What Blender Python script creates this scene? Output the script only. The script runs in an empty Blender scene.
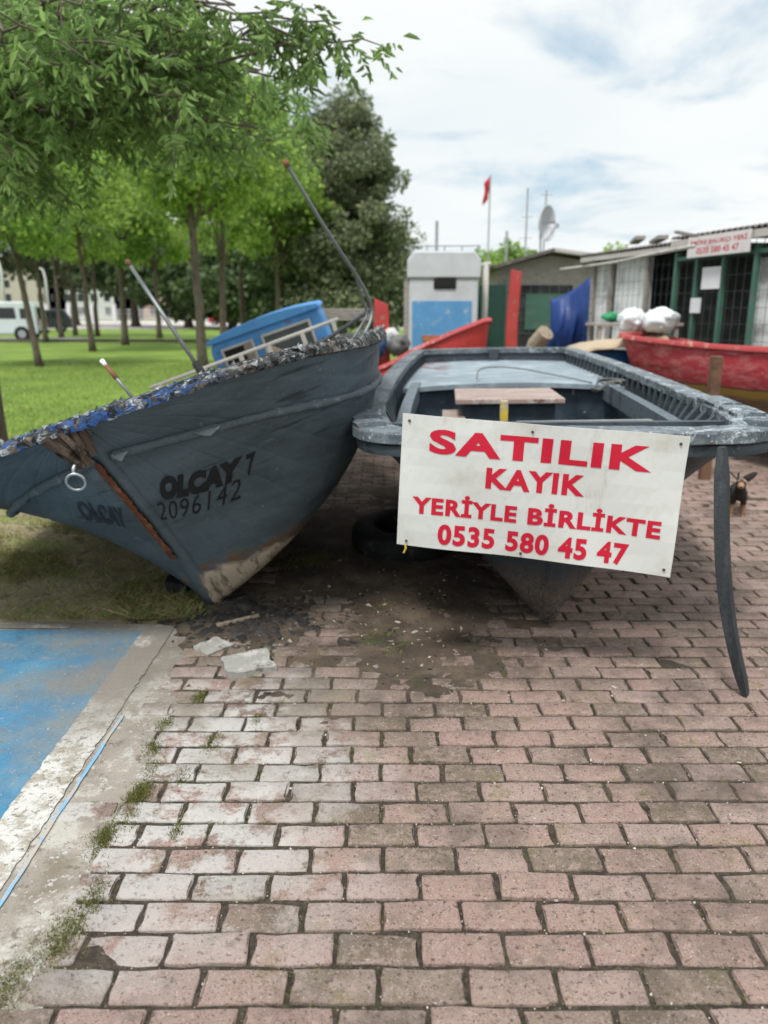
import bpy, bmesh, math, random
import numpy as np
from mathutils import Vector, Matrix
R = math.radians
random.seed(7); rng = np.random.default_rng(11)
scene = bpy.context.scene
COL = scene.collection

# ------------------------------------------------------------------ camera, sky, sun, exposure
CAM_H, PITCH, FPX = 1.42, R(14.5), 769.0
cam = bpy.data.objects.new('camera', bpy.data.cameras.new('camera')); COL.objects.link(cam)
cam.location = (0, 0, CAM_H); cam.rotation_euler = (R(90) - PITCH, 0, 0)
cam.data.sensor_fit = 'VERTICAL'; cam.data.sensor_height = 36; cam.data.lens = FPX / 1024 * 36
cam.data.clip_start = .05; cam.data.clip_end = 2000
cam.data.dof.use_dof = True; cam.data.dof.focus_distance = 2.3; cam.data.dof.aperture_fstop = 2.4
scene.camera = cam
SUN_EL, SUN_AZ = R(62), R(-152)          # azimuth measured from +Y (view direction) towards +X
world = bpy.data.worlds.new('World'); scene.world = world; world.use_nodes = True
nt = world.node_tree; nt.nodes.clear()
def wn(t): return nt.nodes.new(t)
sky = wn('ShaderNodeTexSky'); sky.sky_type = 'NISHITA'; sky.sun_disc = False
sky.sun_elevation = SUN_EL; sky.sun_rotation = SUN_AZ; sky.air_density = 1.0; sky.dust_density = 2.0
tc = wn('ShaderNodeTexCoord'); sep = wn('ShaderNodeSeparateXYZ'); nt.links.new(tc.outputs['Generated'], sep.inputs[0])
mx = wn('ShaderNodeMath'); mx.operation = 'MAXIMUM'; nt.links.new(sep.outputs['Z'], mx.inputs[0]); mx.inputs[1].default_value = 0.0
ad = wn('ShaderNodeMath'); ad.operation = 'ADD'; nt.links.new(mx.outputs[0], ad.inputs[0]); ad.inputs[1].default_value = .16
dv = wn('ShaderNodeVectorMath'); dv.operation = 'DIVIDE'
cb = wn('ShaderNodeCombineXYZ')
for k in range(3): nt.links.new(ad.outputs[0], cb.inputs[k])
nt.links.new(tc.outputs['Generated'], dv.inputs[0]); nt.links.new(cb.outputs[0], dv.inputs[1])
n1 = wn('ShaderNodeTexNoise'); n1.inputs['Scale'].default_value = 1.15; n1.inputs['Detail'].default_value = 7; n1.inputs['Roughness'].default_value = .58; n1.inputs['Distortion'].default_value = .35
mp = wn('ShaderNodeMapping'); mp.inputs['Location'].default_value = (3.1, 1.7, 0); mp.inputs['Scale'].default_value = (1, 1.25, 0)
nt.links.new(dv.outputs[0], mp.inputs[0]); nt.links.new(mp.outputs[0], n1.inputs['Vector'])
cr = wn('ShaderNodeMapRange'); cr.interpolation_type = 'SMOOTHSTEP'
cr.inputs['From Min'].default_value = .31; cr.inputs['From Max'].default_value = .51
nt.links.new(n1.outputs['Fac'], cr.inputs['Value'])
n2 = wn('ShaderNodeTexNoise'); n2.inputs['Scale'].default_value = .8; n2.inputs['Detail'].default_value = 5
nt.links.new(dv.outputs[0], n2.inputs['Vector'])
cc = wn('ShaderNodeMix'); cc.data_type = 'RGBA'
cc.inputs['A'].default_value = (7.6, 8.2, 8.5, 1); cc.inputs['B'].default_value = (8.7, 8.95, 8.9, 1)
c2 = wn('ShaderNodeMapRange'); c2.inputs['From Min'].default_value = .3; c2.inputs['From Max'].default_value = .62; nt.links.new(n2.outputs['Fac'], c2.inputs['Value'])
nt.links.new(c2.outputs[0], cc.inputs['Factor'])
blue = wn('ShaderNodeMix'); blue.data_type = 'RGBA'; blue.inputs['Factor'].default_value = .55
nt.links.new(sky.outputs[0], blue.inputs['A']); blue.inputs['B'].default_value = (5.9, 7.9, 9.2, 1)
mixc = wn('ShaderNodeMix'); mixc.data_type = 'RGBA'
nt.links.new(cr.outputs[0], mixc.inputs['Factor']); nt.links.new(blue.outputs['Result'], mixc.inputs['A']); nt.links.new(cc.outputs['Result'], mixc.inputs['B'])
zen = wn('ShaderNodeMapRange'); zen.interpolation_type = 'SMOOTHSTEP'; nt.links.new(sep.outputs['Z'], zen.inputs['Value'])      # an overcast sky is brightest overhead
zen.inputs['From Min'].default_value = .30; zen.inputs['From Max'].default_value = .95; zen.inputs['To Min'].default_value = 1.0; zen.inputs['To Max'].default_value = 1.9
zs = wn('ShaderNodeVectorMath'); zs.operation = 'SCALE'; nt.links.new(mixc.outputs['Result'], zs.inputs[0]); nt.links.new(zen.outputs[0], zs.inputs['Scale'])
bg = wn('ShaderNodeBackground'); bg.inputs['Strength'].default_value = .078
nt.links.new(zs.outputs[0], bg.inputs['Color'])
wo = wn('ShaderNodeOutputWorld'); nt.links.new(bg.outputs[0], wo.inputs['Surface'])
sl = bpy.data.lights.new('sun', 'SUN'); sl.energy = 2.3; sl.angle = R(11); sl.color = (1, .975, .94)
so = bpy.data.objects.new('sun', sl); COL.objects.link(so); so.location = (-6, -8, 20)
sd = Vector((math.cos(SUN_EL) * math.sin(SUN_AZ), math.cos(SUN_EL) * math.cos(SUN_AZ), math.sin(SUN_EL)))
so.rotation_euler = sd.to_track_quat('Z', 'Y').to_euler()
vs = scene.view_settings; vs.view_transform = 'Standard'; vs.look = 'None'; vs.exposure = .52; vs.gamma = 1; vs.use_curve_mapping = False
scene.render.engine = 'CYCLES'
scene.cycles.use_denoising = True; scene.cycles.max_bounces = 8; scene.cycles.transparent_max_bounces = 8

# ------------------------------------------------------------------ helpers
CT, ST = math.cos(PITCH), math.sin(PITCH)
def ray(px, py):
    u = (px - 384) / FPX; v = (512 - py) / FPX
    return np.array([u, CT + v * ST, -ST + v * CT])
def at(px, py, G):            # a point of the place at ground distance G
    d = ray(px, py); return np.array([0, 0, CAM_H]) + d * (G / d[1])
def gr(px, py, z=0.):
    d = ray(px, py); return np.array([0, 0, CAM_H]) + d * ((z - CAM_H) / d[2])
def proj(P):
    P = np.atleast_2d(P); z = P[:, 1] * CT - (P[:, 2] - CAM_H) * ST; y = P[:, 1] * ST + (P[:, 2] - CAM_H) * CT
    return np.stack([384 + FPX * P[:, 0] / z, 512 - FPX * y / z], 1)

_h = rng.random((256, 256))
def vnoise(x, y, seed=0):
    x = np.asarray(x, float) + seed * 17.31; y = np.asarray(y, float) + seed * 9.77
    xi = np.floor(x).astype(int); yi = np.floor(y).astype(int); fx = x - xi; fy = y - yi
    fx = fx * fx * (3 - 2 * fx); fy = fy * fy * (3 - 2 * fy)
    g = lambda a, b: _h[a % 256, b % 256]
    return (g(xi, yi) * (1 - fx) + g(xi + 1, yi) * fx) * (1 - fy) + (g(xi, yi + 1) * (1 - fx) + g(xi + 1, yi + 1) * fx) * fy
def fbm(x, y, o=4, seed=0):
    s = 0; a = .5
    for k in range(o): s = s + a * vnoise(np.asarray(x) * 2 ** k, np.asarray(y) * 2 ** k, seed + k); a *= .5
    return s

class MB:
    def __init__(s): s.v = []; s.f = []
    def add(s, vs, fs):
        b = len(s.v); s.v += [tuple(map(float, p)) for p in vs]; s.f += [tuple(i + b for i in f) for f in fs]; return s
    def box(s, c, d, M=None):
        c = Vector(c); vs = []
        for x in (-.5, .5):
            for y in (-.5, .5):
                for z in (-.5, .5):
                    p = Vector((x * d[0], y * d[1], z * d[2]))
                    if M is not None: p = M @ p
                    vs.append(p + c)
        return s.add(vs, [(0, 1, 3, 2), (4, 6, 7, 5), (0, 4, 5, 1), (2, 3, 7, 6), (0, 2, 6, 4), (1, 5, 7, 3)])
    def tube(s, pts, r, n=8, cap=True):
        pts = [Vector(p) for p in pts]; m = len(pts); rr = r if hasattr(r, '__len__') else [r] * m
        t = (pts[1] - pts[0]).normalized(); up = Vector((0, 0, 1)) if abs(t.z) < .9 else Vector((1, 0, 0))
        a = t.cross(up).normalized(); vs = []
        for i, p in enumerate(pts):
            t = (pts[min(i + 1, m - 1)] - pts[max(i - 1, 0)]).normalized()
            a = (a - t * a.dot(t)).normalized(); b = t.cross(a)
            for k in range(n):
                an = 2 * math.pi * k / n; vs.append(p + (a * math.cos(an) + b * math.sin(an)) * rr[i])
        fs = [(i * n + k, i * n + (k + 1) % n, (i + 1) * n + (k + 1) % n, (i + 1) * n + k) for i in range(m - 1) for k in range(n)]
        if cap: fs += [tuple(range(n - 1, -1, -1)), tuple((m - 1) * n + k for k in range(n))]
        return s.add(vs, fs)
    def bar(s, a, b, w, h, up=(0, 0, 1)):
        a = Vector(a); b = Vector(b); t = (b - a).normalized(); u = Vector(up); x = t.cross(u).normalized(); z = x.cross(t)
        vs = [p + x * i * w / 2 + z * j * h / 2 for p in (a, b) for i, j in ((-1, -1), (1, -1), (1, 1), (-1, 1))]
        return s.add(vs, [(3, 2, 1, 0), (4, 5, 6, 7), (0, 1, 5, 4), (1, 2, 6, 5), (2, 3, 7, 6), (3, 0, 4, 7)])
    def grid(s, P, closed_u=False, flip=False):        # P[u][v] points
        P = np.asarray(P); nu, nv = P.shape[:2]; fs = []
        for i in range(nu if closed_u else nu - 1):
            for j in range(nv - 1):
                q = (i * nv + j, ((i + 1) % nu) * nv + j, ((i + 1) % nu) * nv + j + 1, i * nv + j + 1)
                fs.append(q[::-1] if flip else q)
        return s.add(P.reshape(-1, 3), fs)
    def prism(s, out, y0, y1, ax=1):                   # polygon in xz extruded along y
        n = len(out); mk = (lambda p, y: (p[0], y, p[1])) if ax == 1 else ((lambda p, y: (y, p[0], p[1])) if ax == 0 else (lambda p, y: (p[0], p[1], y)))
        vs = [mk(p, y0) for p in out] + [mk(p, y1) for p in out]
        return s.add(vs, [tuple(range(n)), tuple(range(2 * n - 1, n - 1, -1))] + [(i, i + n, (i + 1) % n + n, (i + 1) % n) for i in range(n)])
    def build(s, name, m, parent=None, smooth=False, bevel=0, loc=None):
        me = bpy.data.meshes.new(name); me.from_pydata(s.v, [], s.f); me.update()
        return link(name, me, m, parent, smooth, bevel, loc)
def fixn(me):
    bm = bmesh.new(); bm.from_mesh(me); bmesh.ops.recalc_face_normals(bm, faces=bm.faces); bm.to_mesh(me); bm.free()
def link(name, me, m, parent=None, smooth=False, bevel=0, loc=None):
    o = bpy.data.objects.new(name, me); COL.objects.link(o)
    if m is not None: me.materials.append(m)
    if smooth:
        me.polygons.foreach_set('use_smooth', [True] * len(me.polygons))
    if bevel:
        fixn(me); b = o.modifiers.new('bevel', 'BEVEL'); b.width = bevel; b.segments = 2; b.limit_method = 'ANGLE'; b.angle_limit = R(35)
    if parent is not None: o.parent = parent
    if loc is not None: o.location = loc
    return o
def fastmesh(name, V, Q):
    V = np.asarray(V, np.float32); Q = np.asarray(Q, np.int32); k = Q.shape[1]
    me = bpy.data.meshes.new(name); me.vertices.add(len(V)); me.vertices.foreach_set('co', V.ravel())
    me.loops.add(Q.size); me.loops.foreach_set('vertex_index', Q.ravel())
    me.polygons.add(len(Q)); me.polygons.foreach_set('loop_start', np.arange(0, Q.size, k, dtype=np.int32))
    me.update(calc_edges=True); me.validate(); return me
def thing(name, label, cat, loc=(0, 0, 0), rot=(0, 0, 0), group=None):
    o = bpy.data.objects.new(name, None); COL.objects.link(o); o.location = loc; o.rotation_euler = rot
    return tag(o, label, cat, group)
def tag(o, label, cat, group=None):
    o['label'] = label; o['category'] = cat
    if group: o['group'] = group
    return o
def struct(o, kind='structure'): o['kind'] = kind; return o

def lerp_table(t, tab):
    tab = np.asarray(tab, float); return np.stack([np.interp(t, tab[:, 0], tab[:, k]) for k in range(1, tab.shape[1])], -1)
def smooth_table(t, tab):     # Catmull-Rom through a table whose first column is t
    tab = np.asarray(tab, float); T = tab[:, 0]; Y = tab[:, 1:]; n = len(T)
    m = np.zeros_like(Y); m[1:-1] = (Y[2:] - Y[:-2]) / (T[2:] - T[:-2])[:, None]; m[0] = (Y[1] - Y[0]) / (T[1] - T[0]); m[-1] = (Y[-1] - Y[-2]) / (T[-1] - T[-2])
    t = np.atleast_1d(t); i = np.clip(np.searchsorted(T, t, side='right') - 1, 0, n - 2); h = (T[i + 1] - T[i])[:, None]; s = ((t - T[i])[:, None]) / h
    return (2 * s**3 - 3 * s**2 + 1) * Y[i] + (s**3 - 2 * s**2 + s) * h * m[i] + (-2 * s**3 + 3 * s**2) * Y[i + 1] + (s**3 - s**2) * h * m[i + 1]

# ------------------------------------------------------------------ materials
def mat(name, base, rough=.75, layers=(), var=.12, vscale=2.5, island=0, bump=.0, bscale=60, metallic=0, stretch=(1, 1, 1), translucent=0, spec=.4, rotz=0, sat=0):
    """base colour, broad tone variation, then layers of (colour, scale, from, to, opts) laid over by noise"""
    m = bpy.data.materials.new(name); m.use_nodes = True; t = m.node_tree; N = t.nodes; L = t.links
    b = N['Principled BSDF']; b.inputs['Roughness'].default_value = rough; b.inputs['Metallic'].default_value = metallic; b.inputs['Specular IOR Level'].default_value = spec
    co = N.new('ShaderNodeTexCoord'); mp = N.new('ShaderNodeMapping'); mp.inputs['Scale'].default_value = stretch; mp.inputs['Rotation'].default_value = (0, 0, rotz)
    L.new(co.outputs['Object'], mp.inputs[0]); V = mp.outputs[0]
    def noise(sc, det=5, rg=.6, vec=None, dist=0):
        n = N.new('ShaderNodeTexNoise'); n.inputs['Scale'].default_value = sc; n.inputs['Detail'].default_value = det; n.inputs['Roughness'].default_value = rg; n.inputs['Distortion'].default_value = dist
        L.new(vec or V, n.inputs['Vector']); return n.outputs['Fac']
    def mrange(x, a, c, lo=0, hi=1):
        r = N.new('ShaderNodeMapRange'); r.inputs['From Min'].default_value = a; r.inputs['From Max'].default_value = c; r.inputs['To Min'].default_value = lo; r.inputs['To Max'].default_value = hi
        L.new(x, r.inputs['Value']); return r.outputs[0]
    def math_(op, x, y):
        q = N.new('ShaderNodeMath'); q.operation = op; L.new(x, q.inputs[0])
        if hasattr(y, 'is_linked'): L.new(y, q.inputs[1])
        else: q.inputs[1].default_value = y
        return q.outputs[0]
    rgb = N.new('ShaderNodeRGB'); rgb.outputs[0].default_value = (*base, 1); c = rgb.outputs[0]
    def scale_col(c, f):
        v = N.new('ShaderNodeVectorMath'); v.operation = 'SCALE'; L.new(c, v.inputs[0]); L.new(f, v.inputs['Scale']); return v.outputs[0]
    if var: c = scale_col(c, mrange(noise(vscale, 6, .65), .3, .7, 1 - var, 1 + var))
    if island:
        g = N.new('ShaderNodeNewGeometry'); c = scale_col(c, mrange(g.outputs['Random Per Island'], 0, 1, 1 - island, 1 + island))
    lf = None
    for ly in layers:
        col, sc, a, e = ly[:4]; op = ly[4] if len(ly) > 4 else {}
        vec = V
        if 'stretch' in op:
            m2 = N.new('ShaderNodeMapping'); m2.inputs['Scale'].default_value = op['stretch']; L.new(co.outputs['Object'], m2.inputs[0]); vec = m2.outputs[0]
        if op.get('island'):
            g = N.new('ShaderNodeNewGeometry'); f = mrange(g.outputs['Random Per Island'], a, e)
            if sc: f = math_('MULTIPLY', f, mrange(noise(sc, 6, .65, vec), .35, .55))
        else:
            f = mrange(noise(sc, op.get('det', 7), op.get('rg', .65), vec, op.get('dist', 0)), a, e)
        for ax, lo, hi in op.get('pos', ()):           # limited to a stretch of the object (0 at lo, 1 at hi)
            s = N.new('ShaderNodeSeparateXYZ'); L.new(co.outputs['Object'], s.inputs[0])
            pz = math_('ADD', s.outputs['xyz'.index(ax)], mrange(noise(op.get('pn', 3), 4), 0, 1, -op.get('pj', .2), op.get('pj', .2)))
            f = math_('MULTIPLY', f, mrange(pz, lo, hi))
        if 'amt' in op: f = math_('MULTIPLY', f, op['amt'])
        mixn = N.new('ShaderNodeMix'); mixn.data_type = 'RGBA'; L.new(f, mixn.inputs['Factor']); L.new(c, mixn.inputs['A']); mixn.inputs['B'].default_value = (*col, 1); c = mixn.outputs['Result']
        if op.get('h'):
            hh = math_('MULTIPLY', f, op['h']); lf = hh if lf is None else math_('ADD', lf, hh)
    L.new(c, b.inputs['Base Color'])
    rr = mrange(noise(vscale * 4, 3), .3, .7, max(0, rough - .1), min(1, rough + .1)); L.new(rr, b.inputs['Roughness'])
    if bump:
        bn = N.new('ShaderNodeBump'); bn.inputs['Strength'].default_value = bump; bn.inputs['Distance'].default_value = .01
        hgt = noise(bscale, 8, .7)
        if lf is not None: hgt = math_('ADD', hgt, lf)
        L.new(hgt, bn.inputs['Height']); L.new(bn.outputs[0], b.inputs['Normal'])
    if translucent:
        tr = N.new('ShaderNodeBsdfTranslucent'); L.new(c, tr.inputs['Color']); ms = N.new('ShaderNodeMixShader'); ms.inputs[0].default_value = translucent
        L.new(b.outputs[0], ms.inputs[1]); L.new(tr.outputs[0], ms.inputs[2]); L.new(ms.outputs[0], N['Material Output'].inputs['Surface'])
    return m

SL = (.088, .120, .140)       # slate blue boat paint
M = {}
M['hull_a'] = mat('slate_hull_paint', SL, .5, [((.15, .085, .05), 5, .62, .72, {'stretch': (3.5, 3.5, .35), 'amt': .5}), ((.040, .054, .064), 1.8, .45, .66, {'stretch': (.6, .6, 2.2)}), ((.085, .108, .122), 3.2, .54, .70, {'stretch': (.7, .7, 3), 'amt': .7}), ((.17, .2, .215), 9, .60, .70, {'stretch': (.5, .5, 3), 'amt': .45, 'rg': .75}), ((.20, .22, .23), 2.4, .62, .66, {'rg': .8, 'amt': .5, 'h': .3}), ((.018, .02, .022), 5, .60, .67, {'stretch': (.4, .4, 5), 'amt': .7}), ((.26, .27, .27), 38, .66, .70, {'h': .5, 'amt': .75}), ((.15, .09, .05), 22, .66, .72, {'amt': .7}), ((.012, .014, .016), 75, .66, .7, {'amt': .7}),
    ((.15, .085, .04), 9, .40, .52, {'amt': .8, 'pos': (('z', .235, .20), ('y', .80, .72), ('x', .03, .05)), 'pj': .07, 'pn': 5, 'h': .3}), ((.46, .39, .30), 5, .24, .34, {'pos': (('z', .18, .155), ('y', .72, .66), ('x', .018, .03)), 'pj': .06, 'pn': 7, 'h': .4}), ((.16, .12, .085), 12, .52, .62, {'stretch': (2, 1.2, .35), 'pos': (('z', .18, .155), ('y', .72, .66)), 'pj': .05})], bump=.5, bscale=40)
M['hull_b'] = mat('slate_hull_paint_sale_boat', (.036, .048, .058), .55, [((.025, .033, .04), 2, .45, .7, {}), ((.17, .2, .22), 12, .63, .74, {'stretch': (1, 1, 3), 'amt': .6}),
    ((.15, .115, .09), 7, .35, .6, {'pos': (('z', .34, .20), ('y', .3, .1)), 'pj': .07, 'stretch': (12, 12, 2), 'h': .5}), ((.34, .28, .22), 20, .55, .66, {'pos': (('z', .30, .16),), 'pj': .06, 'stretch': (6, 6, 1), 'h': .5})], bump=.35, bscale=45)
M['rim_a'] = mat('peeling_blue_rim', (.055, .058, .06), .85, [((.025, .085, .26), 9, .45, .51, {'h': .5, 'stretch': (1.2, 2.5, 2.5), 'rg': .75, 'pos': (('x', .62, .38),), 'pj': .15}), ((.20, .19, .175), 9, .52, .58, {'h': .5, 'pos': (('x', .38, .6),), 'pj': .15}), ((.44, .46, .46), 16, .53, .58, {'h': .8, 'dist': .6, 'stretch': (.7, 1.6, 1.6), 'rg': .75}), ((.20, .15, .11), 24, .55, .61, {'h': .5}), ((.05, .15, .38), 26, .60, .64, {'h': .5, 'pos': (('x', .6, .3),)}), ((.016, .016, .018), 30, .53, .58, {'h': -.8, 'dist': .5})], bump=1.0, bscale=42)
M['rim_b'] = mat('chipped_grey_rim', (.13, .155, .17), .6, [((.055, .07, .08), 3.2, .45, .60, {'rg': .75}), ((.42, .47, .5), 13, .54, .57, {'h': .6, 'dist': .8, 'rg': .8, 'pos': (('x', .1, .5),), 'pj': .25}), ((.30, .35, .38), 6, .57, .61, {'h': .4, 'rg': .8}), ((.13, .10, .075), 9, .61, .65, {'rg': .8}), ((.025, .03, .035), 22, .60, .66, {'h': -.5}), ((.55, .58, .6), 40, .60, .66, {'h': .4})], bump=.7, bscale=40)
M['rim_side'] = mat('dark_rim_side', (.040, .052, .062), .55, [((.17, .2, .22), 18, .60, .66, {'h': .5, 'stretch': (.6, 1, 1), 'rg': .8}), ((.02, .025, .03), 9, .55, .65, {})], bump=.6, bscale=40)
M['strake_a'] = mat('worn_strake_paint', (.075, .095, .108), .6, [((.18, .2, .21), 20, .54, .66, {'h': .5}), ((.03, .04, .05), 14, .6, .68, {})], bump=.7)
M['flap'] = mat('torn_pale_paint', (.17, .19, .20), .7, [((.33, .34, .34), 18, .5, .6, {})], bump=.5)
M['wood_pale'] = mat('weathered_pale_wood', (.33, .27, .2), .85, [((.14, .10, .07), 9, .5, .65, {'stretch': (3, 3, .6)})], bump=.6)
M['wood_brown'] = mat('brown_wood', (.16, .085, .05), .8, [((.06, .035, .025), 7, .5, .7, {})], bump=.5)
M['wood_grey'] = mat('grey_worn_beam', (.17, .17, .165), .8, [((.30, .29, .28), 10, .55, .65, {'stretch': (1, 4, 1)}), ((.12, .05, .04), 6, .58, .66, {'stretch': (1, 4, 1)})], bump=.5)
M['wood_pink'] = mat('faded_hatch_wood', (.30, .22, .19), .8, [((.42, .38, .35), 8, .52, .62, {}), ((.12, .07, .05), 12, .58, .68, {})], bump=.5, stretch=(1, 6, 1))
M['rust'] = mat('rusty_stem_band', (.15, .045, .02), .9, [((.30, .13, .06), 18, .5, .65, {'h': .4}), ((.04, .02, .015), 12, .55, .7, {})], bump=.8)
M['split_wood'] = mat('split_dark_wood', (.10, .07, .05), .9, [((.25, .19, .14), 14, .52, .66, {'stretch': (3, 3, .7)}), ((.02, .015, .012), 10, .55, .62, {})], bump=1)
M['red_in'] = mat('dark_red_planking', (.11, .022, .02), .7, [((.2, .12, .1), 10, .58, .7, {}), ((.04, .012, .012), 4, .5, .7, {})], bump=.4)
M['deck_a'] = mat('pale_dirty_deck', (.25, .21, .18), .85, [((.1, .07, .06), 6, .5, .7, {})], bump=.4)
M['deck_b'] = mat('blue_grey_deck', (.20, .245, .275), .6, [((.33, .38, .41), 5, .5, .7, {}), ((.07, .085, .10), 9, .6, .7, {}), ((.14, .03, .035), 4.5, .5, .56, {'pos': (('x', -.42, -.52), ('y', 3.75, 3.9)), 'pj': .12, 'pn': 6})], bump=.3)
M['beam_b'] = mat('slate_beam_paint', (.105, .13, .15), .6, [((.2, .23, .25), 12, .58, .68, {'rg': .8}), ((.05, .062, .07), 5, .55, .68, {})], bump=.4)
M['in_b'] = mat('slate_inner_planking', (.035, .055, .075), .6, [((.015, .025, .035), 4, .45, .65, {}), ((.16, .19, .22), 14, .62, .7, {})], bump=.3)
M['black_txt'] = mat('black_lettering', (.010, .011, .014), .6, var=.2)
M['ghost_txt'] = mat('faded_black_lettering', (.028, .033, .042), .6, var=.2)
M['ring'] = mat('galvanised_ring', (.45, .46, .46), .35, metallic=.9, var=.1)
M['blue_cab'] = mat('sky_blue_cabin_paint', (.085, .29, .60), .6, [((.045, .17, .44), 3, .5, .7, {'rg': .75}), ((.42, .45, .46), 9, .62, .66, {'rg': .8}), ((.17, .13, .09), 7, .64, .68, {'rg': .8})], bump=.3)
M['white_paint'] = mat('dirty_white_paint', (.46, .44, .40), .6, [((.3, .27, .22), 6, .55, .75, {})], bump=.2)
M['glass'] = mat('dull_window_glass', (.06, .07, .075), .15, var=.1, spec=.6)
M['dark'] = mat('dark_opening', (.012, .011, .010), .9, var=.1)
M['alu'] = mat('aluminium_tube', (.17, .185, .19), .4, [((.12, .12, .12), 14, .55, .7, {})], metallic=.5)
M['black'] = mat('black_rubber', (.012, .012, .013), .8, [((.06, .055, .05), 12, .55, .7, {})], bump=.5)
M['brown_tape'] = mat('brown_pole_sleeve', (.17, .075, .03), .7, var=.2)
M['cap'] = mat('white_pole_cap', (.7, .7, .68), .5, var=.05)
M['sign'] = mat('white_sign_board', (.57, .58, .555), .55, [((.42, .39, .31), 3.5, .50, .72, {'amt': .7, 'rg': .75}), ((.40, .38, .33), 9, .60, .70, {'amt': .6, 'stretch': (1, 1, .25), 'rg': .8}), ((.36, .32, .25), 22, .68, .74, {'amt': .6}), ((.52, .50, .45), 1.2, .5, .62, {'stretch': (2, 1, 9), 'amt': .25})], var=.04)
M['sign_red'] = mat('red_sign_lettering', (.50, .006, .03), .5, [((.6, .2, .2), 40, .72, .75, {'amt': .3})], var=.06)
M['bolt'] = mat('dark_screw_head', (.08, .08, .08), .5, metallic=.6)
M['yellow'] = mat('yellow_post_paint', (.52, .36, .04), .6, [((.3, .28, .22), 18, .50, .58, {'rg': .75}), ((.5, .5, .46), 30, .6, .66, {})], bump=.3)
M['plank'] = mat('dark_weathered_board', (.022, .027, .030), .6, [((.065, .077, .082), 6, .5, .7, {'stretch': (6, 6, 1)}), ((.015, .017, .02), 12, .55, .65, {'stretch': (6, 6, 1)}), ((.22, .23, .23), 30, .68, .72, {})], bump=.5)
M['rope'] = mat('grey_rope', (.16, .16, .15), .9, bump=.8, bscale=140)
M['concrete'] = mat('old_concrete_chunk', (.33, .32, .29), .9, [((.5, .49, .46), 14, .52, .62, {}), ((.12, .11, .10), 9, .56, .66, {})], bump=1)

# ------------------------------------------------------------------ the ground
def sheet(name, m, x0, x1, y0, y1, z, n=(2, 2), zf=None, edge=None):
    X = np.linspace(x0, x1, n[0]); Y = np.linspace(y0, y1, n[1]); gx, gy = np.meshgrid(X, Y, indexing='ij')
    if edge: gx, gy = edge(gx, gy)
    gz = np.full_like(gx, z) if zf is None else zf(gx, gy)
    V = np.stack([gx, gy, gz], -1).reshape(-1, 3); i, j = np.meshgrid(np.arange(n[0] - 1), np.arange(n[1] - 1), indexing='ij'); a = (i * n[1] + j).ravel()
    Q = np.stack([a, a + n[1], a + n[1] + 1, a + 1], 1)
    return struct(link(name, fastmesh(name, V, Q), m, smooth=zf is not None))
GL = (.125, .195, .022)
m_lawn = mat('lawn', GL, .95, [((.075, .13, .02), .16, .48, .6, {'amt': .7}), ((.21, .20, .07), .7, .58, .68, {'amt': .6}), ((.19, .27, .035), .45, .45, .62, {}), ((.085, .15, .018), 1.3, .5, .7, {}), ((.19, .17, .08), 2.2, .64, .74, {}), ((.12, .2, .03), 22, .5, .6, {'stretch': (1, .5, 1)})], var=.2, vscale=9, bump=1, bscale=60)
sheet('ground', m_lawn, -420, 420, 6.5, 900, -.004)
m_soil = mat('dry_grassy_soil', (.30, .25, .155), .95, [((.36, .3, .2), 5, .48, .62, {'h': .5}), ((.20, .22, .07), 3.2, .5, .62, {'h': .4}), ((.10, .08, .05), 9, .55, .68, {'h': -.4}), ((.26, .23, .17), 45, .62, .68, {'h': .4})], var=.25, vscale=14, bump=1, bscale=55)
sheet('soil', m_soil, -9, 9, -3, 6.5, -.006)
sheet('soil_bank', m_soil, -5.5, -.72, 3.36, 9.5, 0, (180, 180), lambda x, y: .012 + .035 * fbm(x * 3, y * 3, 4) + .02 * fbm(x * 14, y * 14, 2, 5) - .06 * np.clip((x + .95) / .25, 0, 1) - .03 * np.clip(1 - (y - 3.36) / .12, 0, 1) - .06 * np.clip((y - 8.2) / 1.2, 0, 1))
m_joint = mat('mossy_joint_soil', (.070, .054, .038), .95, [((.080, .072, .032), 3, .52, .66, {}), ((.045, .034, .024), 40, .5, .62, {'h': -.5}), ((.15, .12, .085), 60, .55, .65, {'h': .6})], var=.3, vscale=18, bump=1, bscale=120)
sheet('pavement_bed', m_joint, -1.0, 9.0, .2, 14.5, .0045, (200, 280), lambda x, y: .0035 + .005 * fbm(x * 9, y * 9, 3, 2))

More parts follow.
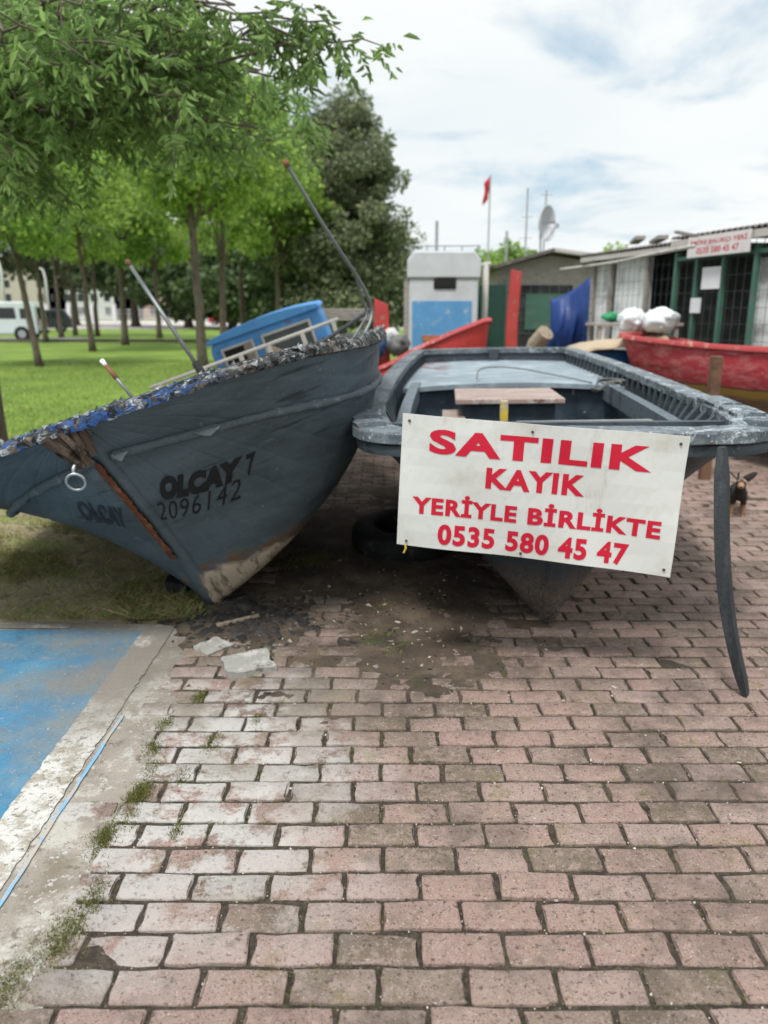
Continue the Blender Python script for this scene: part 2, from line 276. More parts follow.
# brick pavers, every joint open, each brick a little crooked and worn
m_brick = mat('pink_pavers', (.305, .205, .172), .92, [
    ((.235, .185, .15), 0, .40, 1.1, {'island': True}), ((.36, .27, .235), 0, .22, 0, {'island': True, 'amt': .8}), ((.13, .098, .068), 3.2, .76, .88, {'island': True, 'amt': .85}),
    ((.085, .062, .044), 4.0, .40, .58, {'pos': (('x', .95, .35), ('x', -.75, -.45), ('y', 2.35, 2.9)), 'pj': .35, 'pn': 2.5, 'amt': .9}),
    ((.34, .25, .22), 45, .48, .62, {'amt': .6}), ((.10, .076, .055), 3.1, .53, .68, {'amt': .75, 'rg': .75}), ((.13, .105, .075), 9, .56, .70, {'amt': .65}), ((.16, .14, .055), 7, .56, .67, {'amt': .75, 'rg': .75}), ((.075, .058, .045), 70, .60, .67, {'h': -.4, 'amt': .8}), ((.50, .42, .38), 150, .60, .66, {'amt': .85}), ((.07, .055, .045), 190, .56, .63, {'amt': .85}), ((.56, .50, .46), 95, .67, .70, {'amt': .9}), ((.12, .11, .045), 17, .60, .68, {'amt': .6, 'rg': .8}), ((.085, .066, .05), 1.5, .50, .64, {'amt': .72, 'rg': .72}), ((.05, .04, .032), 26, .64, .70, {'amt': .6}),
    ((.50, .485, .46), 4.6, .43, .50, {'pos': (('x', .02, -.42), ('y', 1.3, 1.75), ('y', 2.95, 2.45)), 'pj': .45, 'pn': 2.6, 'h': .15, 'rg': .76, 'amt': .8}),
    ((.20, .175, .135), 2.6, .46, .58, {'pos': (('x', .2, -.45), ('y', 1.7, 2.5)), 'pj': .3, 'amt': .75})],
    var=.16, vscale=7, island=.13, bump=.9, bscale=90)
V = []; Q = []
PY, PX = .1000, .1935
r2 = np.random.default_rng(5)
for row in range(-12, 128):
    y1 = 1.403 + PY * row; y0 = y1 - PY; off = (.187 if row % 2 == 0 else .092) - 12 * PX + r2.normal() * .004
    for kx in range(0, 60):
        x0 = off + kx * PX
        edge = -.85 - .12 * min(1, max(0, (y1 - 1.3) / 1.9)) + .05 * r2.normal()
        cut = 0.
        if x0 < edge: cut = edge - x0 + .004
        if PX - cut < .05 or x0 > 8.2 or (y1 > 9.6 and x0 < .6): continue
        if abs(x0) > .62 * y1 + 1.2: continue
        g = .0058; w = PX - 2 * g; d = PY - 2 * g
        w -= cut; cx = x0 + cut + (PX - cut) / 2 + r2.normal() * .0012; cy = (y0 + y1) / 2 + r2.normal() * .001; rot = r2.normal() * .008; zt = .012 + r2.normal() * .0024; tx, ty = r2.normal(size=2) * .016
        n = 20; ring = []
        hw, hd = w / 2, d / 2; c = .0035
        per = [(-hw + c, -hd), (-hw * .5, -hd), (0, -hd), (hw * .5, -hd), (hw - c, -hd), (hw, -hd + c), (hw, -hd * .3), (hw, hd * .3), (hw, hd - c), (hw - c, hd), (hw * .5, hd), (0, hd), (-hw * .5, hd), (-hw + c, hd), (-hw, hd - c), (-hw, hd * .3), (-hw, -hd * .3), (-hw, -hd + c)]
        n = len(per); b = len(V); cr_, sr_ = math.cos(rot), math.sin(rot)
        wob = r2.normal(size=(n, 2)) * .0015
        for k in range(n):
            if r2.random() < .045: wob[k] -= np.array(per[k]) * np.array([.05, .10]) * r2.random()
        for ins, dz in ((1.0, -.012), (1.0, -.0045), (.993, -.0015), (.965, 0)):
            for k, (px_, py_) in enumerate(per):
                qx = (px_ + wob[k, 0]); qy = (py_ + wob[k, 1])
                qx -= math.copysign((1 - ins) * .1, qx) if abs(qx) > .02 else 0; qy -= math.copysign((1 - ins) * .1, qy) if abs(qy) > .02 else 0
                V.append((cx + qx * cr_ - qy * sr_, cy + qx * sr_ + qy * cr_, zt + dz + tx * qx + ty * qy))
        for lv in range(3):
            for k in range(n):
                Q.append((b + lv * n + k, b + lv * n + (k + 1) % n, b + (lv + 1) * n + (k + 1) % n, b + (lv + 1) * n + k))
        tpo = b + 3 * n
        # top as a strip of quads
        lo = [tpo + k for k in (17, 0, 1, 2, 3, 4, 5)]; hi = [tpo + k for k in (14, 13, 12, 11, 10, 9, 8)]
        for k in range(6): Q.append((lo[k], lo[k + 1], hi[k + 1], hi[k]))
        Q.append((tpo + 17, tpo + 14, tpo + 15, tpo + 16)); Q.append((tpo + 5, tpo + 6, tpo + 7, tpo + 8))
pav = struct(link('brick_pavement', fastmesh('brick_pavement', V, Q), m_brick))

# worn concrete border, blue painted bay, white and blue lines
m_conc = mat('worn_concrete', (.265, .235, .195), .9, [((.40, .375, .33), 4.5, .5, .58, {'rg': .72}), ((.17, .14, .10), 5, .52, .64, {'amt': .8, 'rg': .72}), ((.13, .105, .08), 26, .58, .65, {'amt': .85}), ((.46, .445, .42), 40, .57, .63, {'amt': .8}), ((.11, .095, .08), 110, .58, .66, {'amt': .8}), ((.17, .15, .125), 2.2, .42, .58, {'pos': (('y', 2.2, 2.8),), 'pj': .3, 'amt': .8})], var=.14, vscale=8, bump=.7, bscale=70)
def conc_z(x, y):
    e = -.72 - .14 * np.clip((y - 1.3) / 1.9, 0, 1) + .20 * (fbm(x * 4, y * 5, 4, 8) - .47)
    return .0135 + .004 * (fbm(x * 18, y * 18, 3, 4) - .5) - .055 * np.clip((x - e) / .16, 0, 1) ** 1.3 - .06 * np.clip((y - 3.36 - .10 * (fbm(x * 6, x * 0, 3) - .5)) / .1, 0, 1)
sheet('concrete_border', m_conc, -4.6, -.50, .3, 3.55, 0, (230, 200), conc_z)
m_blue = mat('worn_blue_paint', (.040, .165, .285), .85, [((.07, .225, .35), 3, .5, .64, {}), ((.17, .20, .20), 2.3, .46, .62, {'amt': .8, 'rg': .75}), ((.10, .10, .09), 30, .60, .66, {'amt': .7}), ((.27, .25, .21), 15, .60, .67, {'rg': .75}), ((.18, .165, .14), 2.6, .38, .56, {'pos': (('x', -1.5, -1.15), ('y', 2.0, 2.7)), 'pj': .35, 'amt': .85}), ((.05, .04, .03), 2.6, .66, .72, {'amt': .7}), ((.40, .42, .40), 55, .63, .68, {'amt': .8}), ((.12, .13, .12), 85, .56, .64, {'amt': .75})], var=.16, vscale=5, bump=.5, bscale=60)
def jag(a, sc, seed):
    def f(gx, gy):
        right = gx > (gx.max() + gx.min()) / 2
        return gx + (fbm(gx * 2 + gy * sc, gy * 3, 4, seed) - .47) * a, gy
    return f
sheet('painted_bay', m_blue, -4.5, -1.09, .3, 3.27, .0205, (30, 300), lambda x, y: .0168 + 0 * x, jag(.012, 30, 3))
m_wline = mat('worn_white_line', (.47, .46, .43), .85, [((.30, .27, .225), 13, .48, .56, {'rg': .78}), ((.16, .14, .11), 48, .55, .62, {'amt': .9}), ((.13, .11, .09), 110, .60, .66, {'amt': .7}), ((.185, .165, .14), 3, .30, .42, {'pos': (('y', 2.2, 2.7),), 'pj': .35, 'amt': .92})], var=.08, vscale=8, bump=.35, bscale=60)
sheet('white_line', m_wline, -1.10, -.965, .3, 3.3, .0185, (10, 320), lambda x, y: .0174 + 0 * x, jag(.016, 40, 6))
sheet('white_end_line', m_wline, -4.5, -1.45, 3.29, 3.34, .0185, (90, 6), lambda x, y: .0172 + 0 * x)
m_bline = mat('thin_blue_line', (.16, .33, .50), .85, [((.36, .325, .275), 8, .46, .54, {'rg': .75})], var=.1, bump=.3)
sheet('blue_edge_line', m_bline, -.948, -.937, .3, 2.5, .02, (3, 120), lambda x, y: .0180 + 0 * x, jag(.012, 9, 9))

# earth washed over the bricks round the two bows
m_dirt = mat('damp_dark_earth', (.080, .058, .040), .95, [((.135, .102, .072), 4, .48, .62, {}), ((.022, .018, .014), 3, .52, .68, {}), ((.22, .19, .15), 60, .66, .72, {'h': .6}), ((.06, .068, .022), 5, .6, .68, {})], var=.3, vscale=12, bump=1.0, bscale=70)
def dirt_z(x, y):
    c = np.exp(-(((x + .04) / .88) ** 2 + ((y - 4.35) / 1.50) ** 2) ** 1.4)
    d = np.exp(-(((x + .62) / .42) ** 2 + ((y - 3.55) / .5) ** 2) ** 2)
    h = .026 * np.maximum(c, d) + .030 * (fbm(x * 3.2, y * 3.2, 5, 3) - .5) + .014 * (fbm(x * 14, y * 14, 4, 6) - .47)
    return np.minimum(.0005 + h, .05)
sheet('earth', m_dirt, -1.35, 1.5, 2.45, 9.0, 0, (240, 420), dirt_z)
struct(bpy.data.objects['earth'])

# far ground: park kerb, paved road
m_road = mat('pale_road', (.42, .38, .36), .9, var=.08)
sheet('road', m_road, -300, 60, 72, 150, .02)
m_kerb = mat('park_kerb', (.10, .085, .07), .9, var=.2)
struct(MB().box((-14, 40, .07), (60, .45, .14)).build('kerb', m_kerb))
m_lane = mat('parking_strip', (.20, .20, .19), .9, var=.1)
sheet('driveway', m_lane, -60, -17.2, 40.6, 47, .006)

# ------------------------------------------------------------------ boats
class Hull:
    """rim, keel and turn-of-bilge curves in the boat's own frame: x to starboard, y aft, z up"""
    def __init__(s, rim, keel, ctrl, loc, yaw, pitch, roll, port=None):
        s.rim, s.keel, s.ctrl, s.port = rim, keel, ctrl, port or ctrl
        s.M = Matrix.Translation(loc) @ Matrix.Rotation(yaw, 4, 'Z') @ Matrix.Rotation(pitch, 4, 'X') @ Matrix.Rotation(-roll, 4, 'Y')
        s.A = np.array(s.M)
    def world(s, P): P = np.atleast_2d(P); return P @ s.A[:3, :3].T + s.A[:3, 3]
    def local(s, P): P = np.atleast_2d(P); return (P - s.A[:3, 3]) @ s.A[:3, :3]
    def S(s, t, v, side=1, off=0.):
        t = np.atleast_1d(np.asarray(t, float)); v = np.broadcast_to(np.asarray(v, float), t.shape)[:, None]
        r = smooth_table(t, s.rim); k = smooth_table(t, s.keel); c = lerp_table(t, s.ctrl if side > 0 else s.port)
        k3 = np.stack([np.full(len(t), .02), k[:, 0], k[:, 1]], 1)
        B = np.stack([r[:, 0] * c[:, 0] + .02 * (1 - c[:, 0]), r[:, 1] * (1 - c[:, 2]) + k[:, 0] * c[:, 2], k[:, 1] + (r[:, 2] - k[:, 1]) * c[:, 1]], 1)
        P = r * (1 - v) ** 2 + 2 * B * v * (1 - v) + k3 * v ** 2
        if np.any(off):
            e = 1e-3; fl = lambda t_, v_: s.S(t_, v_, side) * [side, 1, 1]; a = fl(np.clip(t + e, 0, 1), v[:, 0]) - fl(np.clip(t - e, 0, 1), v[:, 0]); b = fl(t, np.clip(v[:, 0] + e, 0, 1)) - fl(t, np.clip(v[:, 0] - e, 0, 1))
            n = np.cross(a, b); n /= np.linalg.norm(n, axis=1)[:, None] + 1e-12
            cen = np.stack([np.zeros(len(t)), np.full(len(t), s.rim[-1][2] * .5), np.full(len(t), .6)], 1)
            sg = np.sign(((P - cen) * n).sum(1))[:, None]; P = P + n * sg * np.asarray(off).reshape(-1, 1) if np.ndim(off) else P + n * sg * off
        P = P.copy(); P[:, 0] *= side
        return P
    def skin(s, off=0., nt_=90, nv=24, t0=0., v1=1., rough=0., planks=0):
        mb = MB()
        tt = np.concatenate([np.linspace(t0, .45, nt_ // 2, endpoint=False), np.linspace(.45, 1, nt_ // 2)])
        for side in (1, -1):
            P = []
            for v in np.linspace(0, v1, nv):
                q = s.S(tt, v, side, max(off, 0) - (.0022 * (abs((v * planks + .15 * math.sin(3 * v)) % 1 - .5) > .44) if planks else 0) + (rough * (fbm(tt * 30, tt * 0 + v * 16, 3, 2 + side) - .47) if rough else 0)); q[:, 0] = np.maximum(q[:, 0] * side, .0) * side; 
                if off < 0: c_ = np.stack([0 * tt, np.clip(q[:, 1], .6, s.rim[-1][2] - .4), 0 * tt + .75], 1) - q; q = q + c_ / np.linalg.norm(c_, axis=1)[:, None] * -off
                P.append(q)
            mb.grid(P, flip=side < 0)
        for sd in (1, -1) if off >= 0 else ():                           # transom
            P = [s.S([1.], v, sd, off)[0] for v in np.linspace(0, v1, nv)]; mb.grid([[p, p * np.array([0, 1, 1])] for p in P])
        return mb
    def find(s, px, py, side=1):
        """(t, v) on the planking where a painted mark sits"""
        tt, vv = np.meshgrid(np.linspace(0, .7, 281), np.linspace(0, 1, 201), indexing='ij')
        q = proj(s.world(s.S(tt.ravel(), vv.ravel(), side))); i = ((q - [px, py]) ** 2).sum(1).argmin()
        return np.array([tt.ravel()[i], vv.ravel()[i]])
    def rimpath(s, n=140, t1=1.):
        tt = np.linspace(0, t1, n); r = smooth_table(tt, s.rim); l = r[::-1].copy(); l[:, 0] *= -1
        return np.concatenate([l, r[1:]])
def ribbon(path, prof, closed=False, noise=0., seed=0, sub=None):
    """sweep a profile [(inward, up)] along a rim path (port stern -> bow -> starboard stern)"""
    P = np.asarray(path, float); n = len(P)
    T = np.roll(P, -1, 0) - np.roll(P, 1, 0) if closed else np.gradient(P, axis=0)
    T[:, 2] = 0; T /= np.linalg.norm(T, axis=1)[:, None] + 1e-9
    N_ = np.stack([-T[:, 1], T[:, 0], 0 * T[:, 0]], 1)
    out = []
    sl_ = np.cumsum(np.concatenate([[0], np.linalg.norm(np.diff(P, axis=0), axis=1)]))
    for k, (a, b) in enumerate(prof):
        da = db = 0
        if noise:
            da = noise * (fbm(sl_ * 9 + k * 3.3, sl_ * 0 + k, 4, seed) - .47) * 2; db = noise * (fbm(sl_ * 13 + k * 5.1, sl_ * 0 + k * 2, 4, seed + 3) - .47) * 1.4
        out.append(P + N_ * (np.asarray(a) + da)[..., None] + np.stack([0 * sl_, 0 * sl_, 0 * sl_ + b + db], 1))
    G = np.stack(out, 0); G = np.concatenate([G, G[:1]], 0)
    mb = MB(); 
    if closed: G = np.concatenate([G, G[:, :1]], 1)
    mb.grid(G)
    if not closed:
        m = len(prof); mb.add(G[:-1, 0], [tuple(range(m))]); mb.add(G[:-1, -1], [tuple(range(m - 1, -1, -1))])
    return mb

def text_mesh(s, bold=0., shear=0., spacing=1., sub=0):
    cu = bpy.data.curves.new('t', 'FONT'); cu.body = s; cu.size = 1; cu.offset = bold; cu.shear = shear; cu.space_character = spacing; cu.resolution_u = 4
    o = bpy.data.objects.new('t', cu); COL.objects.link(o); dg = bpy.context.evaluated_depsgraph_get(); dg.update()
    me = bpy.data.meshes.new_from_object(o.evaluated_get(dg)); bpy.data.objects.remove(o); bpy.data.curves.remove(cu)
    bm = bmesh.new(); bm.from_mesh(me); bmesh.ops.remove_doubles(bm, verts=bm.verts, dist=1e-4); bmesh.ops.triangulate(bm, faces=bm.faces)
    for _ in range(sub):
        lg = [e for e in bm.edges if e.calc_length() > .09]
        if not lg: break
        bmesh.ops.subdivide_edges(bm, edges=lg, cuts=1); bmesh.ops.triangulate(bm, faces=bm.faces)
    V = np.array([v.co[:2] for v in bm.verts]); Fc = [tuple(v.index for v in f.verts) for f in bm.faces]; bm.free(); bpy.data.meshes.remove(me)
    V = (V - V.min(0)) / (V.max(0) - V.min(0)); return V, Fc
def paint_on_hull(h, s, quad, side, m, parent, bold=.03, shear=0, off=.003, name='lettering', spacing=1.):
    """lettering painted on the planking; quad = its corners TL, TR, BL, BR"""
    V, Fc = text_mesh(s, bold, shear, spacing, 5); c = [h.find(*q, side) for q in quad]
    tv = [(c[2] * (1 - a) + c[3] * a) * (1 - b) + (c[0] * (1 - a) + c[1] * a) * b for a, b in V]; tv = np.array(tv)
    P = h.S(tv[:, 0], tv[:, 1], side, off)
    return MB().add(P, Fc).build(name, m, parent)

# ---- the leaning boat with the painted name
hb, sh, hz, rk = 1.143, .612, 1.06, .715
A = Hull(
    rim=[(0, 0, -rk, hz), (.12, .42 * hb, -rk + .09 * sh, hz - .008), (.24, .76 * hb, -rk + .38 * sh, hz - .04), (.33, .97 * hb, -rk + .88 * sh, hz - .10), (.42, 1.05 * hb, .25, hz - .13), (.58, 1.04 * hb, 1.5, hz - .20), (.75, .86 * hb, 3.0, hz - .26), (.9, .60 * hb, 4.7, hz - .30), (1, .42 * hb, 5.6, hz - .30)],
    keel=[(0, -rk, hz), (.12, -.66 * rk, .72), (.24, -.27 * rk, .30), (.31, -.075, .035), (.345, .0, -.04), (.40, .22, -.045), (.58, 1.5, -.03), (.75, 3.0, .0), (.9, 4.6, .06), (1, 5.5, .12)],
    ctrl=[(0, .5, .5, .5), (.12, .50, .52, .5), (.24, .60, .42, .5), (.33, .74, .30, .5), (.42, .82, .22, .5), (.58, .80, .24, .5), (1, 1.0, .25, .5)],
    port=[(0, .5, .5, .5), (.12, .36, .62, .5), (.24, .30, .72, .5), (.33, .30, .74, .5), (.42, .34, .70, .5), (.58, .5, .6, .5), (1, .8, .4, .5)],
    loc=(-.852, 3.611, .053), yaw=.053, pitch=.038, roll=.326)
boatA = thing('wooden_boat', 'slate blue wooden boat leaning over, painted name on its bow and blue cabin aft', 'boat'); boatA.matrix_world = A.M
A.skin(0, 150, 130, rough=.007, planks=9).build('hull', M['hull_a'], boatA, smooth=True)
A.skin(-.05, 60, 14, .02, .86).build('inner_planking', M['red_in'], boatA, smooth=True)
rp = A.rimpath(170)
ribbon(rp, [(-.026, -.034), (-.032, -.01), (-.02, .010), (.03, .016), (.085, .010), (.10, -.012), (.085, -.04)], noise=.013, seed=4).build('gunwale', M['rim_a'], boatA, smooth=True)
fr = np.random.default_rng(31); mb = MB(); tf = fr.uniform(.0, .55, 170); sf = np.where(fr.random(170) < .75, 1, -1)
for t_, s_ in zip(tf, sf):
    p = smooth_table([t_], A.rim)[0] * [s_, 1, 1]; d = smooth_table([min(1, t_ + .01)], A.rim)[0] * [s_, 1, 1] - p; d /= np.linalg.norm(d); o_ = np.array([-d[1], d[0], 0]) * (-s_ if s_ > 0 else 1); o_ = o_ if o_[1] < .2 else -o_
    l, w = fr.uniform(.008, .035), fr.uniform(.004, .014); q = p + o_ * fr.uniform(-.01, .034) + [0, 0, .013 + .006 * fr.random()]
    if q[1] - p[1] < -.028: q = q + [0, 0, -fr.uniform(.0, .04)]
    dz_ = np.array([0, 0, 1]) * fr.normal() * .008; mb.add([q, q + d * l + dz_, q + d * l * .8 + o_ * w - dz_, q + o_ * w * .7 + [0, 0, .004]], [(0, 1, 2, 3)])
struct(mb.build('peeling_paint', M['flap'], boatA), 'stuff')
# splintered strip under the rim, rubbing strake, stem
tt = np.linspace(.012, .98, 150)
for side in (1, -1):
    P = []
    for t_ in np.linspace(.066, .98, 150):
        vv = np.linspace(0, 1, 161); q = A.S(np.full(161, t_), vv, side); i = int(np.argmin(abs(q[:, 2] - (q[0, 2] - .155 - .06 * min(1, t_ * 3.5))))); P.append(A.S([t_], vv[i], side, .008)[0])
    P = np.array(P); P[1:-1] = (P[:-2] + P[1:-1] * 2 + P[2:]) / 4
    SP = P if side > 0 else SP
    P[:, 2] += .006 * (fbm(tt * 50, tt * 0, 3, side + 5) - .5)
    rad = .020 + .010 * (fbm(tt * 70, tt * 0, 3, 9 + side) - .47) * 1.5
    MB().tube(P, rad, 8).build('rubbing_strake', M['strake_a'], boatA, smooth=True)
kk = smooth_table(np.linspace(0.01, .345, 40), A.keel); 
mb = MB(); P = [(0, y - .012, z) for y, z in kk]
band = ribbon(np.array(P), [(-.5, 0)]) if False else None
prof = [(-.028, 0), (-.016, -.030), (.016, -.030), (.028, 0), (.016, .03), (-.016, .03)]
kt = np.gradient(kk, axis=0); kt /= np.linalg.norm(kt, axis=1)[:, None]
G = [[(x, y + n * (-kt[i, 1]) * (1 if False else -1), z + n * kt[i, 0] * -1) for x, n in prof] for i, (y, z) in enumerate(kk)]
def stem_strip(kk, hw, out, i0, i1, jit=0):
    kt = np.gradient(kk, axis=0); kt /= np.linalg.norm(kt, axis=1)[:, None]; mb = MB(); G = []
    for i in range(i0, i1):
        ty, tz = kt[i]; ny, nz = tz, -ty                  # outward: forward and down
        if ny > 0: ny, nz = -ny, -nz
        j = jit * random.uniform(-1, 1); row = []
        for x, n in ((-hw, -.02), (-hw * .8, out * .6 + j), (0, out + j), (hw * .8, out * .6 + j), (hw, -.02)): row.append((x + j, kk[i, 0] + ny * n, kk[i, 1] + nz * n))
        G.append(row)
    mb.grid(G); return mb
stem_strip(kk, .034, .014, 0, 40, .002).build('stem', M['hull_a'], boatA, smooth=True)
# bare rusty wood where the paint has split off along the port edge of the stem, and the splintered stem head
P1 = A.S(np.linspace(.062, .215, 40), np.clip(1 - .05 / np.linspace(.35, 1, 40), .8, 1), 1, .006); P1[:, 0] = -.034 - .006 * np.random.default_rng(3).random(40)
k2 = smooth_table(np.linspace(.062, .235, 40), A.keel)
G = [[(-.052 + .006 * random.uniform(-1, 1), y + .016, z + .0), (-.050, y - .010, z - .006), (-.030, y - .022, z - .012), (-.016 + .006 * random.uniform(-1, 1), y - .022, z - .014)] for y, z in k2]
MB().grid(G).build('rust_streak', M['rust'], boatA)
mb = MB()
for k in range(26):
    a = random.uniform(-.16, .03); y = -rk + .02 + random.uniform(-.02, .02) ; l = random.uniform(.06, .15)
    mb.bar((a, y - .012 - .01 * random.random(), hz - .02), (a * .55 + random.uniform(-.01, .01), y + l * .55 - .045, hz - .03 - l), random.uniform(.012, .03), random.uniform(.008, .016), (0, 1, 0))
mb.build('stem_head', M['split_wood'], boatA)
# torn paint and sacking caught on the strake
for tx_, s_ in ((.40, .036), (.06, .03), (.66, .02)):
    i0 = int(np.argmin(abs(SP[:, 0] - tx_))); n_ = max(2, int(s_ * 75)); G = []
    for i in range(-n_, n_ + 1):
        p = SP[min(max(i0 + i, 0), len(SP) - 1)]; w = s_ * max(.05, 1 - abs(i) / n_) * random.uniform(.7, 1.2); G.append([p + np.array([.006 * j, -.022 - .004 * j + random.uniform(-.004, .004), .006 - w * j / 3]) for j in range(4)])
    o = MB().grid(G).build('torn_paint_flap', M['flap'], boatA, smooth=True); o.modifiers.new('s', 'SOLIDIFY').thickness = .003
MB().tube([SP[int(np.argmin(abs(SP[:, 0] - .60)))] + d_ for d_ in np.array([[0, -.02, .03], [.015, -.035, -.01], [.035, -.03, -.06]])], [.006, .005, .002], 6).build('torn_paint_flap', M['flap'], boatA)
# bow ring
rl = A.local(at(76, 482, 2.86))[0]
mb = MB(); c_ = Vector(rl); mb.tube([c_ + Vector((.034 * math.cos(a), -.012 * math.sin(a), .034 * math.sin(a))) for a in np.linspace(0, 2 * math.pi, 25)], .0065, 8, False)
mb.tube([c_ + Vector((.006, -.004, .026)), c_ + Vector((.012, .0, .05)), c_ + Vector((.026, .022, .070))], .008, 6)
mb.build('mooring_ring', M['ring'], boatA, smooth=True)
# the painted name and number
paint_on_hull(A, 'OLCAY', [(158, 476), (243, 455), (161, 500), (243, 478)], 1, M['black_txt'], boatA, .085, .12, spacing=1.06)
paint_on_hull(A, '7', [(244, 455), (256, 451), (247, 476), (254, 473)], 1, M['black_txt'], boatA, .035, .15)
paint_on_hull(A, '2096142', [(154, 502), (240, 478), (156, 523), (242, 498)], 1, M['black_txt'], boatA, -.004, .22, spacing=1.12)
paint_on_hull(A, 'OLCAY', [(74, 500), (120, 508), (84, 520), (128, 528)], -1, M['ghost_txt'], boatA, .04, 0)
for (px, py) in ((347, 425), (352, 421)):
    p = A.local(A.world(A.S(*A.find(px, py, 1)[:, None], 1, .01)))[0]; 
    MB().tube([p + [-.05, -.02, -.01], p + [0, -.035, 0], p + [.05, -.01, .015]], .012, 6).build('cleat', M['strake_a'], boatA)
# deck, bulwark and beams inside
dk = []
for t_ in np.linspace(.06, .985, 40):
    a_, b_ = A.S([t_], .085, -1)[0], A.S([t_], .13, 1)[0]; a_[0] += .05; b_[0] -= .05; dk.append([a_ * (1 - x) + b_ * x for x in np.linspace(0, 1, 9)])
MB().grid(dk).build('deck', M['deck_a'], boatA)
mb = MB(); tq = np.linspace(.44, .97, 50)
P = smooth_table(tq, A.rim); G = [[p + [-.09, 0, .0], p + [-.10, 0, -.16]] for p in P]; mb.grid(G)
mb.build('bulwark_lining', M['red_in'], boatA)
# cabin
cy0, cy1, cz0 = 3.95, 5.1, .585
cabin = bpy.data.objects.new('cabin', None); COL.objects.link(cabin); cabin.parent = boatA; cabin.location = (.27, 0, 0)
def arch(w, z0, h, cam_, r=.12):
    pts = [(-w, z0), (w, z0), (w, z0 + h - r)]
    for a in np.linspace(0, math.pi / 2, 5)[1:]: pts.append((w - r + r * math.cos(a), z0 + h - r + r * math.sin(a)))
    for x in np.linspace(w - r, -w + r, 9)[1:-1]: pts.append((x, z0 + h + cam_ * (1 - (x / (w - r)) ** 2)))
    for a in np.linspace(math.pi / 2, math.pi, 5): pts.append((-w + r + r * math.cos(a), z0 + h - r + r * math.sin(a)))
    return pts
MB().prism(arch(.56, cz0, .51, .04), cy0, cy1).build('wall', M['blue_cab'], cabin, bevel=.02)
MB().prism([(x * 1.012, z) for x, z in arch(.56, cz0 + .475, .05, .045, .04)], cy0 - .05, cy1 + .06).build('roof', M['blue_cab'], cabin, bevel=.025)
for wx, ww, wh, op in ((-.30, .30, .24, True), (.19, .47, .25, False)):
    zc = cz0 + .275; fr = MB(); y = cy0 - .012; t_ = .024
    for s_ in (-1, 1): fr.box((wx + s_ * ww / 2, y, zc), (t_, .05, wh + t_)); fr.box((wx, y - .002, zc + s_ * wh / 2), (ww - t_, .046, t_))
    f = fr.build('window', M['white_paint'], cabin, bevel=.004)
    MB().box((wx, y - .002, zc), (ww - t_, .02, wh - t_)).build('pane', M['dark'] if op else M['glass'], f)  # in the open window, a dark slab coloured as the cabin's inner shade
    if op: MB().box((wx + .10, y - .022, zc + .02), (.08, .016, wh - t_ - .02)).build('curtain', M['deck_a'], f)
# white rail in front of the cabin
p0 = A.local(at(150, 388, 6.0))[0]; p1 = A.local(at(338, 319, 6.4))[0]; mb = MB(); mb.tube([p0, p1], .015, 8)
rail = mb.build('railing', M['white_paint'], boatA, smooth=True)
for f_ in (.05, .28, .47, .62, .80, .97):
    q = p0 * (1 - f_) + p1 * f_; MB().bar(q, q - [0, 0, .34], .035, .03, (0, 1, 0)).build('post', M['white_paint'], rail)
q = p0 * .38 + p1 * .62; MB().bar(q + [-.02, 0, 0], q + [.18, .05, -.20], .04, .03, (0, 1, 0)).build('brace', M['wood_pale'], rail)
# poles standing in the boat
def pole(name_parts, pts, r, kind):
    P = A.local(np.array(pts)); o = MB().tube(P, r, 8).build('outrigger_pole', M['alu'], boatA, smooth=True); return o, P
o, P = pole('', [at(136, 402, 3.5), at(103, 362, 3.6)], .008, 0)
d = P[1] - P[0]; MB().tube([P[0] + d * .58, P[0] + d * .90], .0115, 8).build('sleeve', M['brown_tape'], o, smooth=True); MB().tube([P[0] + d * .90, P[0] + d * 1.04], [.009, .012], 8).build('cap', M['cap'], o, smooth=True)
o, P = pole('', [at(208, 382, 4.6), at(128, 262, 4.8)], .0125, 0)
d = P[1] - P[0]; MB().tube([P[0] - d * .02, P[0] + d * .16], .024, 8).build('sleeve', M['black'], o, smooth=True); MB().tube([P[0] + d * .97, P[0] + d * 1.015], .015, 8).build('cap', M['wood_brown'], o, smooth=True)
bend = [(285, 162, 4.6), (308, 200, 4.68), (334, 242, 4.8), (356, 275, 4.95), (368, 297, 5.02), (372, 312, 5.05), (368, 327, 5.0), (357, 344, 4.93), (346, 358, 4.9)]
def cr_path(pts, n):
    pts = np.array(pts, float); tb = np.concatenate([np.arange(len(pts))[:, None], pts], 1); return smooth_table(np.linspace(0, len(pts) - 1, n), tb)
o, P = pole('', cr_path([at(*b) for b in bend], 40), .0105, 0)
d = P[0] - P[1]; MB().tube([P[0] - d * .6, P[0] + d * .2], .017, 8).build('sleeve', M['brown_tape'], o, smooth=True)
bend2 = [(b[0] + dx, b[1] + dy, b[2] + .05) for b, (dx, dy) in zip(bend[3:], ((0, 0), (-6, 1), (-5, 2), (-7, -1), (-6, -2), (-5, 0)))]
pole('', cr_path([at(*b) for b in bend2], 30), .0085, 0)
# loose dark pole lying across the rail
pl = tag(MB().tube([at(262, 374, 5.3), at(318, 345, 5.7), at(372, 309, 6.2)], .016, 8).build('boat_hook', M['plank'], smooth=True), 'thin dark pole lying across the rail of the leaning boat', 'pole')
MB().tube([at(258, 376, 5.27), at(262, 374, 5.3), at(300, 356, 5.55)], .02, 8).build('grip', M['wood_pale'], pl, smooth=True)

